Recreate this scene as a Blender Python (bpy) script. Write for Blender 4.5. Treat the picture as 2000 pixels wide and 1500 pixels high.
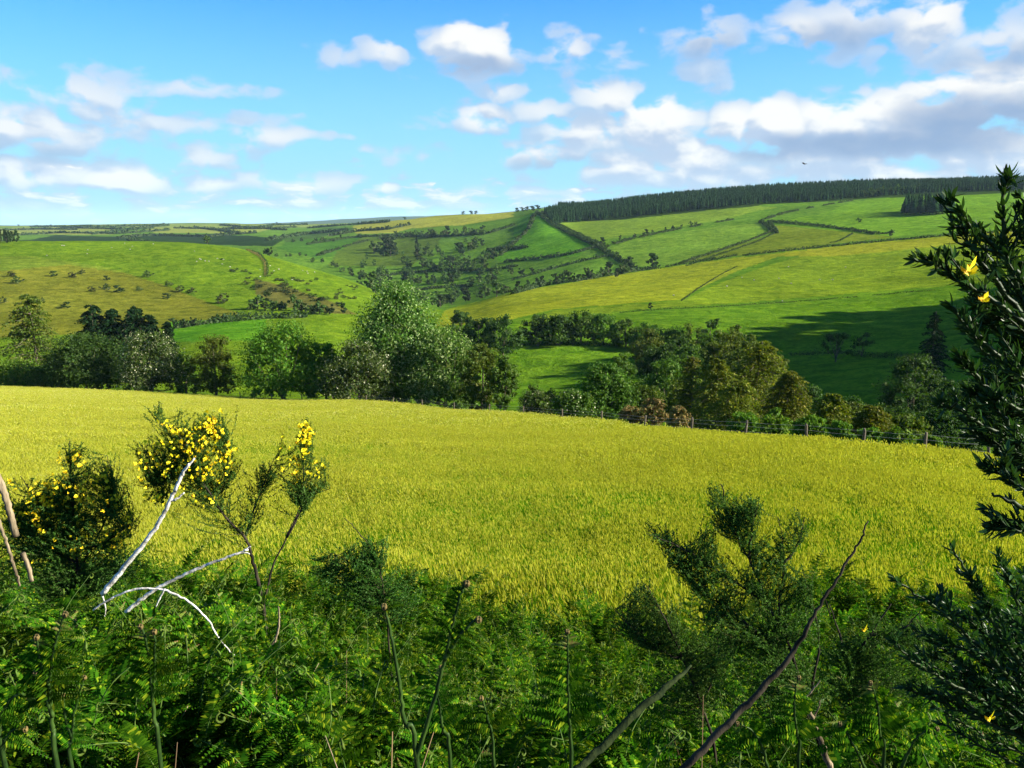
import bpy, math, random
import numpy as np
from math import radians, pi, sin, cos, tan
from mathutils import Vector, Matrix, Quaternion

for o in list(bpy.data.objects): bpy.data.objects.remove(o)
scene = bpy.context.scene
COL = scene.collection
random.seed(5); RS = np.random.RandomState(11)

# ------------------------------------------------------------------ camera
FP = 1570.0; PITCH = 11.17
SP, CP = sin(radians(PITCH)), cos(radians(PITCH))
cam_d = bpy.data.cameras.new('camera'); cam = bpy.data.objects.new('camera', cam_d); COL.objects.link(cam)
cam.location = (0, 0, 0); cam.rotation_euler = (radians(90 - PITCH), 0, 0)
cam_d.sensor_width = 36; cam_d.lens = FP / 2000 * 36; cam_d.clip_start = .05; cam_d.clip_end = 90000
scene.camera = cam

# ------------------------------------------------------------------ light, sky, exposure
SUN_AZ, SUN_EL = 99.0, 25.0         # degrees to the right of the view, degrees up
sd = bpy.data.lights.new('sun', 'SUN'); sd.energy = 5.0; sd.angle = radians(.53); sd.color = (1, .93, .78)
sun = bpy.data.objects.new('sun', sd); COL.objects.link(sun)
S = Vector((sin(radians(SUN_AZ)) * cos(radians(SUN_EL)), cos(radians(SUN_AZ)) * cos(radians(SUN_EL)), sin(radians(SUN_EL))))
sun.rotation_euler = S.to_track_quat('Z', 'Y').to_euler(); sun.location = (60, 10, 60)
EXPOSURE = 1.65
HAZE = 2.6e-5
vs = scene.view_settings
vs.view_transform = 'Standard'; vs.look = 'None'; vs.gamma = 1; vs.use_curve_mapping = False; vs.exposure = EXPOSURE
scene.render.engine = 'CYCLES'
scene.cycles.max_bounces = 4; scene.cycles.diffuse_bounces = 2; scene.cycles.glossy_bounces = 2
scene.cycles.transmission_bounces = 3; scene.cycles.volume_bounces = 1; scene.cycles.transparent_max_bounces = 4

def tpx(v):  # z / y of image row v
    v = np.asarray(v, float)
    return (-FP * SP + (750 - v) * CP) / (FP * CP + (750 - v) * SP)
def apx(u, v):  # x / y of image point
    return (np.asarray(u, float) - 1000) * (CP - tpx(v) * SP) / FP
def to_px(x, y, z):
    d = y * CP - z * SP
    return 1000 + FP * x / d, 750 - FP * (y * SP + z * CP) / d

W = bpy.data.worlds.new('World'); scene.world = W; W.use_nodes = True
nt = W.node_tree
for n in list(nt.nodes): nt.nodes.remove(n)

class NB:
    """tiny node-graph helper"""
    def __init__(s, tree): s.t = tree
    def n(s, typ, **kw):
        nd = s.t.nodes.new(typ)
        for k, v in kw.items(): setattr(nd, k, v)
        return nd
    def link(s, a, b): s.t.links.new(a, b)
    def setin(s, nd, i, v):
        if v is None: return
        if isinstance(v, bpy.types.NodeSocket): s.link(v, nd.inputs[i])
        else: nd.inputs[i].default_value = v
    def m(s, op, a, b=None, c=None, clamp=False):
        nd = s.n('ShaderNodeMath', operation=op, use_clamp=clamp)
        s.setin(nd, 0, a); s.setin(nd, 1, b); s.setin(nd, 2, c)
        return nd.outputs[0]
    def comb(s, x, y, z):
        nd = s.n('ShaderNodeCombineXYZ'); s.setin(nd, 0, x); s.setin(nd, 1, y); s.setin(nd, 2, z); return nd.outputs[0]
    def noise(s, vec, scale, detail=4, rough=.5, dist=0.0, out=0):
        nd = s.n('ShaderNodeTexNoise')
        s.setin(nd, 'Vector', vec); nd.inputs['Scale'].default_value = scale
        nd.inputs['Detail'].default_value = detail; nd.inputs['Roughness'].default_value = rough
        nd.inputs['Distortion'].default_value = dist
        return nd.outputs[out]
    def smooth(s, v, lo, hi, a=0.0, b=1.0):
        nd = s.n('ShaderNodeMapRange', interpolation_type='SMOOTHSTEP')
        s.setin(nd, 0, v); s.setin(nd, 1, lo); s.setin(nd, 2, hi); s.setin(nd, 3, a); s.setin(nd, 4, b)
        return nd.outputs[0]
    def mix(s, f, a, b, blend='MIX'):
        nd = s.n('ShaderNodeMix', data_type='RGBA', blend_type=blend)
        s.setin(nd, 0, f)
        for i, v in ((6, a), (7, b)):
            if isinstance(v, bpy.types.NodeSocket): s.link(v, nd.inputs[i])
            else: nd.inputs[i].default_value = (v[0], v[1], v[2], 1)
        return nd.outputs[2]

# clouds: (u, v, half width px, half height px, strength) read as directions in the sky
CLOUDS = [
 (925, 100, 90, 46, 1.25), (905, 76, 46, 34, 1.3), (750, 98, 52, 26, .8), (670, 108, 50, 20, .5), (870, 124, 90, 22, .6),
 (1115, 100, 50, 32, .75), (1195, 112, 50, 16, .4), (1380, 78, 78, 34, .7),
 (1560, 62, 70, 32, .9), (1650, 48, 130, 46, .75), (1820, 40, 70, 60, 1.0), (1970, 85, 110, 45, .75),
 (1370, 142, 45, 26, .55), (1380, 182, 80, 14, .4),
 (170, 185, 130, 34, .72), (370, 174, 110, 16, .62), (190, 218, 120, 26, .66), (40, 255, 200, 42, .85), (250, 240, 200, 20, .66),
 (450, 236, 120, 14, .5), (540, 262, 95, 20, .78), (400, 305, 75, 22, .7), (450, 285, 70, 12, .6),
 (790, 300, 50, 14, .5), (680, 272, 28, 8, .5), (712, 292, 20, 6, .45), (800, 245, 50, 9, .4),
 (985, 180, 50, 18, .7), (945, 230, 70, 28, 1.0), (1060, 215, 70, 24, .75), (1190, 190, 90, 32, .95), (1285, 242, 85, 52, 1.35), (1150, 262, 120, 48, .9),
 (1080, 302, 110, 28, .9), (1220, 322, 110, 34, 1.0), (1345, 315, 110, 46, 1.1),
 (1430, 245, 66, 40, 1.25), (1512, 245, 66, 48, 1.4), (1640, 235, 110, 44, 1.3), (1760, 240, 190, 62, 1.3), (1920, 215, 190, 84, 1.3),
 (1700, 292, 280, 38, 1.1), (1960, 150, 120, 40, .95), (1690, 175, 160, 14, .4), (1950, 300, 220, 46, 1.1),
 (1400, 345, 330, 22, .9), (1000, 372, 200, 12, .55), (1750, 335, 300, 26, 1.05),
 (80, 342, 180, 30, .9), (240, 352, 90, 24, 1.2), (410, 358, 60, 16, .9), (580, 355, 170, 16, .75), (755, 366, 32, 11, 1.0), (100, 402, 280, 16, .6),
 (590, 394, 60, 9, .9), (400, 412, 200, 8, .5), (870, 400, 220, 9, .5), (1120, 390, 140, 10, .7),
]
BASES = [(1890, 238, 130, 44, 1.0), (1730, 282, 190, 24, .9), (1560, 288, 80, 22, .7), (930, 132, 90, 16, .6), (1380, 88, 60, 24, .5), (1640, 70, 110, 22, .5), (60, 300, 160, 14, .4), (1080, 322, 90, 14, .6), (1980, 105, 90, 22, .5), (1500, 300, 60, 16, .7)]
def az_el(u, v):
    a = float(apx(u, v)); t = float(tpx(v))
    return math.atan(a), math.atan2(t, math.hypot(1, a))
def blobfield(g, vec, lst, kx=1.22, ky=1.35):
    acc = None
    for (u, v, hw, hh, st) in lst:
        a, e = az_el(u, v); rx, ry = hw * kx / FP, hh * ky / FP
        s2 = g.n('ShaderNodeVectorMath', operation='MULTIPLY_ADD'); g.link(vec, s2.inputs[0]); s2.inputs[1].default_value = (1 / rx, 1 / ry, 0); s2.inputs[2].default_value = (-a / rx, -e / ry, 0)
        s3 = g.n('ShaderNodeVectorMath', operation='DOT_PRODUCT'); g.link(s2.outputs[0], s3.inputs[0]); g.link(s2.outputs[0], s3.inputs[1])
        d = g.m('MULTIPLY_ADD', s3.outputs['Value'], -st, st)
        acc = d if acc is None else g.m('MAXIMUM', acc, d)
    return acc
def group(name):
    dg = bpy.data.node_groups.new(name, 'ShaderNodeTree')
    dg.interface.new_socket('Vector', in_out='INPUT', socket_type='NodeSocketVector')
    dg.interface.new_socket('Value', in_out='OUTPUT', socket_type='NodeSocketFloat')
    return dg, NB(dg)
# large shapes
dg, g = group('cloud_masses')
gi = g.n('NodeGroupInput'); go = g.n('NodeGroupOutput')
acc = blobfield(g, gi.outputs[0], CLOUDS)
sx = g.n('ShaderNodeSeparateXYZ'); g.link(gi.outputs[0], sx.inputs[0])
st1 = g.n('ShaderNodeVectorMath', operation='MULTIPLY'); g.link(gi.outputs[0], st1.inputs[0]); st1.inputs[1].default_value = (1, 2.4, 1)
big = g.noise(st1.outputs[0], 4.2, 2, .5)
out_az = g.smooth(g.m('ABSOLUTE', sx.outputs[0]), .66, .85); out_el = g.smooth(sx.outputs[1], .30, .42)
elsewhere = g.m('ADD', g.m('MULTIPLY_ADD', big, 5.0, -2.7), g.m('MULTIPLY_ADD', g.m('MAXIMUM', out_az, out_el), 3.0, -3.0))
acc = g.m('MAXIMUM', acc, elsewhere)
st2 = g.n('ShaderNodeVectorMath', operation='MULTIPLY'); g.link(gi.outputs[0], st2.inputs[0]); st2.inputs[1].default_value = (1, 4.2, 1)
band = g.m('MULTIPLY_ADD', g.noise(st2.outputs[0], 17, 4, .6), 5.0, -1.95)
band = g.m('SUBTRACT', band, g.m('MULTIPLY', g.m('ABSOLUTE', g.m('SUBTRACT', sx.outputs[1], .030)), 24))
g.link(g.m('MAXIMUM', acc, band), go.inputs[0])
# billows
dn, g = group('cloud_billows')
gi = g.n('NodeGroupInput'); go = g.n('NodeGroupOutput')
st1 = g.n('ShaderNodeVectorMath', operation='MULTIPLY'); g.link(gi.outputs[0], st1.inputs[0]); st1.inputs[1].default_value = (1, 1.7, 1)
fb = g.noise(st1.outputs[0], 15, 8, .58)
vo = g.n('ShaderNodeTexVoronoi', feature='SMOOTH_F1'); g.link(st1.outputs[0], vo.inputs['Vector']); vo.inputs['Scale'].default_value = 34; vo.inputs['Smoothness'].default_value = .7
g.link(g.m('ADD', g.m('MULTIPLY_ADD', fb, 2.5, -1.25), g.m('MULTIPLY_ADD', vo.outputs['Distance'], -1.0, .42)), go.inputs[0])

w = NB(nt)
tc = w.n('ShaderNodeTexCoord'); sep = w.n('ShaderNodeSeparateXYZ'); w.link(tc.outputs['Generated'], sep.inputs[0])
az = w.m('ARCTAN2', sep.outputs[0], sep.outputs[1]); el = w.m('ARCSINE', sep.outputs[2])
p0 = w.comb(az, el, 0.0)
wn = w.noise(p0, 12, 3, .6, out=1)
wv = w.n('ShaderNodeVectorMath', operation='MULTIPLY_ADD'); w.link(wn, wv.inputs[0]); wv.inputs[1].default_value = (.05, .022, 0); wv.inputs[2].default_value = (-.025, -.011, 0)
pw = w.n('ShaderNodeVectorMath', operation='ADD'); w.link(p0, pw.inputs[0]); w.link(wv.outputs[0], pw.inputs[1])
def use(grp, vec, dx, dy):
    gn = w.n('ShaderNodeGroup'); gn.node_tree = grp
    ad = w.n('ShaderNodeVectorMath', operation='ADD'); w.link(vec, ad.inputs[0]); ad.inputs[1].default_value = (dx, dy, 0); w.link(ad.outputs[0], gn.inputs[0]); return gn.outputs[0]
m0 = use(dg, pw.outputs[0], 0, 0); m1 = use(dg, pw.outputs[0], .008, .024)
b0 = use(dn, pw.outputs[0], 0, 0); b1 = use(dn, pw.outputs[0], .007, .009)
c0 = w.m('MULTIPLY_ADD', m0, .70, b0)
alpha = w.m('MULTIPLY', w.smooth(c0, -.05, .42), w.smooth(m0, .0, 1.0, .62, 1.0))
alpha = w.m('MULTIPLY', alpha, w.smooth(el, .0, .07, .72, 1.0))
form = w.m('ADD', w.m('MULTIPLY', w.m('SUBTRACT', m0, m1), .85), w.m('MULTIPLY', w.m('SUBTRACT', b0, b1), .75))
lit = w.smooth(w.m('SUBTRACT', form, w.m('MULTIPLY', c0, .16)), -.34, .40)
lit = w.m('MULTIPLY', lit, w.smooth(m0, .25, 1.10, .30, 1.0))
bases = w.smooth(w.m('MULTIPLY_ADD', b0, .35, blobfield(w, pw.outputs[0], BASES)), -.1, .95)
sky = w.n('ShaderNodeTexSky'); sky.sky_type = 'NISHITA'; sky.sun_disc = False
sky.sun_elevation = radians(SUN_EL); sky.sun_rotation = radians(SUN_AZ)
sky.air_density = 1.0; sky.dust_density = .0; sky.ozone_density = 3.0; sky.altitude = 200
hs = w.n('ShaderNodeHueSaturation'); w.link(sky.outputs[0], hs.inputs['Color']); hs.inputs['Saturation'].default_value = 1.25; hs.inputs['Value'].default_value = 1.15
CB = 5.9
ccol = w.mix(lit, (.50 * CB, .63 * CB, .83 * CB), (1.02 * CB, 1.02 * CB, 1.0 * CB))
ccol = w.mix(w.m('MULTIPLY', bases, .85), ccol, (.25 * CB, .38 * CB, .62 * CB))
low = w.smooth(el, -.02, .34, 1.0, 0.0)
clear = w.mix(low, w.mix(1.0, hs.outputs[0], (.20, .88, 1.25), 'MULTIPLY'), (2.3, 4.5, 5.8))
fin = w.mix(alpha, clear, ccol)
bg = w.n('ShaderNodeBackground'); w.link(fin, bg.inputs[0]); bg.inputs[1].default_value = .053
wo = w.n('ShaderNodeOutputWorld'); w.link(bg.outputs[0], wo.inputs[0])
W.cycles.sampling_method = 'MANUAL'; W.cycles.sample_map_resolution = 512

# ------------------------------------------------------------------ tagging and linking
def tag(o, label=None, cat=None, group=None, kind=None):
    if label: o['label'] = label
    if cat: o['category'] = cat
    if group: o['group'] = group
    if kind: o['kind'] = kind
    return o
def empty(name, loc, rz=0, sc=1):
    o = bpy.data.objects.new(name, None); COL.objects.link(o); o.location = loc; o.rotation_euler = (0, 0, rz)
    o.scale = (sc, sc, sc); o.empty_display_size = .2; return o
def mobj(name, mesh, parent=None, loc=(0, 0, 0)):
    o = bpy.data.objects.new(name, mesh); COL.objects.link(o); o.location = loc
    if parent: o.parent = parent
    return o

class MB:
    """collects vertices and faces (numpy), then builds one mesh"""
    def __init__(s): s.v = []; s.f3 = []; s.f4 = []; s.n = 0; s.m3 = []; s.m4 = []
    def add(s, verts, quads=None, tris=None, mat=0):
        verts = np.asarray(verts, float).reshape(-1, 3)
        if quads is not None and len(quads):
            q = np.asarray(quads, int).reshape(-1, 4) + s.n; s.f4.append(q); s.m4.append(np.full(len(q), mat, int))
        if tris is not None and len(tris):
            q = np.asarray(tris, int).reshape(-1, 3) + s.n; s.f3.append(q); s.m3.append(np.full(len(q), mat, int))
        s.v.append(verts); s.n += len(verts)
    def mesh(s, name, mats, smooth=False):
        me = bpy.data.meshes.new(name)
        V = np.concatenate(s.v) if s.v else np.zeros((0, 3))
        F3 = np.concatenate(s.f3) if s.f3 else np.zeros((0, 3), int); F4 = np.concatenate(s.f4) if s.f4 else np.zeros((0, 4), int)
        me.vertices.add(len(V)); me.vertices.foreach_set('co', V.ravel())
        nl = F3.size + F4.size; me.loops.add(nl); me.loops.foreach_set('vertex_index', np.concatenate([F3.ravel(), F4.ravel()]).astype(np.int32))
        tot = np.concatenate([np.full(len(F3), 3), np.full(len(F4), 4)]).astype(np.int32)
        me.polygons.add(len(tot)); st = np.concatenate([[0], np.cumsum(tot)[:-1]]).astype(np.int32) if len(tot) else np.zeros(0, np.int32)
        me.polygons.foreach_set('loop_start', st); me.polygons.foreach_set('loop_total', tot)
        mi = np.concatenate((s.m3 or [np.zeros(0, int)]) + (s.m4 or [])).astype(np.int32)
        me.polygons.foreach_set('material_index', mi)
        if smooth: me.polygons.foreach_set('use_smooth', np.ones(len(tot), bool))
        me.update(calc_edges=True)
        for m_ in (mats if isinstance(mats, (list, tuple)) else [mats]): me.materials.append(m_)
        return me

def frames(d):
    d = d / np.maximum(np.linalg.norm(d, axis=-1, keepdims=True), 1e-9)
    ref = np.where(np.abs(d[..., 2:3]) > .9, np.array([1., 0, 0]), np.array([0, 0, 1.]))
    a = np.cross(d, ref); a /= np.maximum(np.linalg.norm(a, axis=-1, keepdims=True), 1e-9)
    return d, a, np.cross(d, a)
def tube(mb, pts, rad, sides=5, mat=0, knob=0.0):
    pts = np.asarray(pts, float); n = len(pts); rad = np.broadcast_to(np.asarray(rad, float), (n,))
    dirs = np.gradient(pts, axis=0)
    _, a, b = frames(dirs)
    for i in range(1, n):     # keep the frames from flipping
        if np.dot(a[i], a[i - 1]) < 0: a[i] = -a[i]; b[i] = -b[i]
    th = np.arange(sides) * 2 * pi / sides
    r = rad[:, None] * (1 + knob * (RS.rand(n, sides) - .5))
    V = pts[:, None] + r[..., None] * (np.cos(th)[None, :, None] * a[:, None] + np.sin(th)[None, :, None] * b[:, None])
    idx = np.arange(n * sides).reshape(n, sides); nx = np.roll(idx, -1, 1)
    q = np.stack([idx[:-1], nx[:-1], nx[1:], idx[1:]], -1).reshape(-1, 4)
    caps = [[idx[-1, 0], idx[-1, k], idx[-1, k + 1]] for k in range(1, sides - 1)] + [[idx[0, 0], idx[0, k + 1], idx[0, k]] for k in range(1, sides - 1)]
    mb.add(V, q, caps, mat)
def bez(p, n=12, wob=0.0):
    """smooth curve through control points (Catmull-Rom)"""
    p = np.asarray(p, float); P = np.vstack([2 * p[0] - p[1], p, 2 * p[-1] - p[-2]]); out = []
    for i in range(1, len(P) - 2):
        t = np.linspace(0, 1, n, endpoint=False)[:, None]
        a, b, c, d = P[i - 1], P[i], P[i + 1], P[i + 2]
        out.append(.5 * ((2 * b) + (-a + c) * t + (2 * a - 5 * b + 4 * c - d) * t * t + (-a + 3 * b - 3 * c + d) * t ** 3))
    out.append(p[-1:]); o = np.vstack(out)
    if wob: o[1:-1] += RS.randn(len(o) - 2, 3) * wob
    return o
def leaves(mb, cen, size, normal=None, nbias=.5, aspect=.55, axis=None, mat=0, fold=0.0):
    """one diamond leaf (quad) per centre"""
    n = len(cen)
    if n == 0: return
    nr = RS.randn(n, 3)
    if normal is not None: nr = nr * (1 - nbias) + normal * nbias * 1.6
    nr /= np.maximum(np.linalg.norm(nr, axis=1, keepdims=True), 1e-6)
    ax = RS.randn(n, 3) if axis is None else axis + RS.randn(n, 3) * .35
    ax -= nr * np.sum(ax * nr, 1, keepdims=True); ax /= np.maximum(np.linalg.norm(ax, axis=1, keepdims=True), 1e-6)
    bx = np.cross(nr, ax); s = np.broadcast_to(np.asarray(size, float), (n,))[:, None]
    V = np.stack([cen - ax * s * .5, cen + bx * s * aspect * .5 + nr * s * fold, cen + ax * s * .5, cen - bx * s * aspect * .5 + nr * s * fold], 1)
    mb.add(V, np.arange(n * 4).reshape(n, 4), None, mat)

# ------------------------------------------------------------------ materials
def newmat(name):
    m = bpy.data.materials.new(name); m.use_nodes = True
    for n in list(m.node_tree.nodes): m.node_tree.nodes.remove(n)
    return m, NB(m.node_tree)
def leafmat(name, c1, c2, c3=None, trans=.35, gloss=.012, rough=.6, objvar=.25, nscale=0, c3amt=.12):
    """leaves: each leaf its own tone, some light passing through"""
    m, b = newmat(name)
    geo = b.n('ShaderNodeNewGeometry'); oi = b.n('ShaderNodeObjectInfo')
    f = geo.outputs['Random Per Island']
    col = b.mix(f, c1, c2)
    if c3: 
        f3 = b.m('GREATER_THAN', b.m('FRACT', b.m('MULTIPLY', f, 37.7)), 1 - c3amt)
        col = b.mix(f3, col, c3)
    if nscale:
        tcn = b.n('ShaderNodeTexCoord')
        nn = b.noise(tcn.outputs['Object'], nscale, 2)
        col = b.mix(b.smooth(nn, .35, .65), b.mix(.45, col, (c1[0] * .6, c1[1] * .6, c1[2] * .6)), col)
    hsv = b.n('ShaderNodeHueSaturation'); b.link(col, hsv.inputs['Color'])
    b.link(b.m('MULTIPLY_ADD', oi.outputs['Random'], objvar, 1 - objvar * .5), hsv.inputs['Value'])
    b.link(b.m('MULTIPLY_ADD', oi.outputs['Random'], .022, .494), hsv.inputs['Hue'])
    d = b.n('ShaderNodeBsdfDiffuse'); b.link(hsv.outputs[0], d.inputs[0])
    tr = b.n('ShaderNodeBsdfTranslucent'); b.link(b.mix(1.0, hsv.outputs[0], (1.25, 1.3, .55), 'MULTIPLY'), tr.inputs[0])
    gl = b.n('ShaderNodeBsdfGlossy'); gl.inputs['Roughness'].default_value = rough
    m1 = b.n('ShaderNodeMixShader'); m1.inputs[0].default_value = trans; b.link(d.outputs[0], m1.inputs[1]); b.link(tr.outputs[0], m1.inputs[2])
    m2 = b.n('ShaderNodeMixShader'); m2.inputs[0].default_value = gloss; b.link(m1.outputs[0], m2.inputs[1]); b.link(gl.outputs[0], m2.inputs[2])
    o = b.n('ShaderNodeOutputMaterial'); b.link(m2.outputs[0], o.inputs[0]); return m
def woodmat(name, c1, c2, scale=6, rough=.9, bump=.5, stretch=(1, 1, .25)):
    m, b = newmat(name)
    tcn = b.n('ShaderNodeTexCoord'); mp = b.n('ShaderNodeMapping'); mp.inputs['Scale'].default_value = stretch
    b.link(tcn.outputs['Object'], mp.inputs[0])
    nn = b.noise(mp.outputs[0], scale, 6, .65)
    col = b.mix(b.smooth(nn, .35, .65), c1, c2)
    p = b.n('ShaderNodeBsdfPrincipled'); b.link(col, p.inputs['Base Color']); p.inputs['Roughness'].default_value = rough; p.inputs['Specular IOR Level'].default_value = .12
    bp = b.n('ShaderNodeBump'); bp.inputs['Strength'].default_value = bump; bp.inputs['Distance'].default_value = .3 / scale; b.link(nn, bp.inputs['Height']); b.link(bp.outputs[0], p.inputs['Normal'])
    o = b.n('ShaderNodeOutputMaterial'); b.link(p.outputs[0], o.inputs[0]); return m

M = {}
M['leaf_green'] = leafmat('leaf_green', (.036, .088, .007), (.090, .172, .012), (.14, .20, .03), nscale=.35)
M['leaf_bright'] = leafmat('leaf_bright', (.055, .130, .007), (.115, .225, .012), (.17, .23, .02), nscale=.35)
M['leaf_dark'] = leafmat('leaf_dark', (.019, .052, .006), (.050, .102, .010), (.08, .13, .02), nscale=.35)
M['leaf_white'] = leafmat('leaf_white', (.050, .108, .016), (.115, .190, .035), (.33, .40, .16), gloss=.0, c3amt=.22, nscale=.3)
M['leaf_olive'] = leafmat('leaf_olive', (.046, .078, .006), (.104, .142, .010), (.15, .16, .02), nscale=.35)
M['leaf_haw'] = leafmat('leaf_haw', (.034, .066, .009), (.082, .118, .016), (.27, .28, .15), nscale=.35, c3amt=.12)
M['larch'] = leafmat('larch', (.060, .086, .005), (.155, .175, .009), (.23, .20, .02), nscale=.5, c3amt=.14)
M['conifer'] = leafmat('conifer', (0.007, 0.022, 0.008), (0.017, 0.038, 0.011), trans=.08, gloss=.0)
M['far_leaf'] = leafmat('far_leaf', (.028, .064, .009), (.068, .115, .015), (.10, .13, .04), objvar=.4, trans=.25)
M['far_dark'] = leafmat('far_dark', (0.013, 0.032, 0.007), (0.034, 0.058, 0.011), objvar=.5, trans=.2)
M['hedge'] = leafmat('hedge', (0.016, 0.036, 0.007), (0.039, 0.065, 0.012), (0.058, 0.078, 0.026), objvar=.3, trans=.2)
M['rust'] = leafmat('rust', (.14, .095, .028), (.24, .165, .05), (.10, .12, .03), c3amt=.3, trans=.2)
M['gorse'] = leafmat('gorse', (.030, .050, .012), (.07, .085, .02), (.11, .08, .03), objvar=.4)
M['bark'] = woodmat('bark', (.06, .05, .035), (.16, .13, .09), 3)
M['bark_dark'] = woodmat('bark_dark', (.012, .010, .007), (.045, .036, .024), 25)
M['bleached'] = woodmat('bleached', (.25, .23, .19), (.74, .71, .65), 30, .8, .9, (1, 1, 1))
M['dead_wood'] = woodmat('dead_wood', (.05, .038, .022), (.30, .235, .145), 26, .9, 1.0, (1, 1, .12))
M['post'] = woodmat('post', (.05, .04, .03), (.17, .14, .10), 9)
M['wire'] = woodmat('wire', (.2, .2, .2), (.3, .3, .3), 9, .5, .1)
M['moss'] = woodmat('moss', (.010, .018, .006), (.03, .042, .012), 40, 1, .8)

# ------------------------------------------------------------------ terrain as a height function
def hashn(i, j, s):
    h = (i.astype(np.int64) * 374761393 + j.astype(np.int64) * 668265263 + s * 1442695041) & 0xffffffff
    h = ((h ^ (h >> 13)) * 1274126177) & 0xffffffff
    return ((h ^ (h >> 16)) & 0xffff) / 65535.0
def vnoise(x, y, wl, s):
    X = np.asarray(x, float) / wl; Y = np.asarray(y, float) / wl
    i = np.floor(X); j = np.floor(Y); fx = X - i; fy = Y - j
    fx = fx * fx * (3 - 2 * fx); fy = fy * fy * (3 - 2 * fy); i = i.astype(int); j = j.astype(int)
    return (hashn(i, j, s) * (1 - fx) + hashn(i + 1, j, s) * fx) * (1 - fy) + (hashn(i, j + 1, s) * (1 - fx) + hashn(i + 1, j + 1, s) * fx) * fy
def pchip_eval(xs, ys, x):
    """monotone cubic, arrays xs, ys of shape (K, ...) evaluated at x (...)"""
    h = np.diff(xs, axis=0); d = np.diff(ys, axis=0) / h
    K = len(xs); m = np.zeros_like(ys)
    for k in range(1, K - 1):
        w1 = 2 * h[k] + h[k - 1]; w2 = h[k] + 2 * h[k - 1]
        ok = d[k - 1] * d[k] > 0
        dk1 = np.where(ok, d[k - 1], 1); dk = np.where(ok, d[k], 1)
        m[k] = np.where(ok, (w1 + w2) / (w1 / dk1 + w2 / dk), 0)
    m[0] = d[0]; m[-1] = d[-1]
    out = np.zeros_like(x)
    for k in range(K - 1):
        t = (x - xs[k]) / h[k]
        if k == 0: sel = t <= 1
        elif k == K - 2: sel = t > 0
        else: sel = (t > 0) & (t <= 1)
        t = np.clip(t, 0, 1)
        val = (2 * t ** 3 - 3 * t ** 2 + 1) * ys[k] + (t ** 3 - 2 * t ** 2 + t) * h[k] * m[k] + (-2 * t ** 3 + 3 * t ** 2) * ys[k + 1] + (t ** 3 - t ** 2) * h[k] * m[k + 1]
        out = np.where(sel, val, out)
    return out

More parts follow.
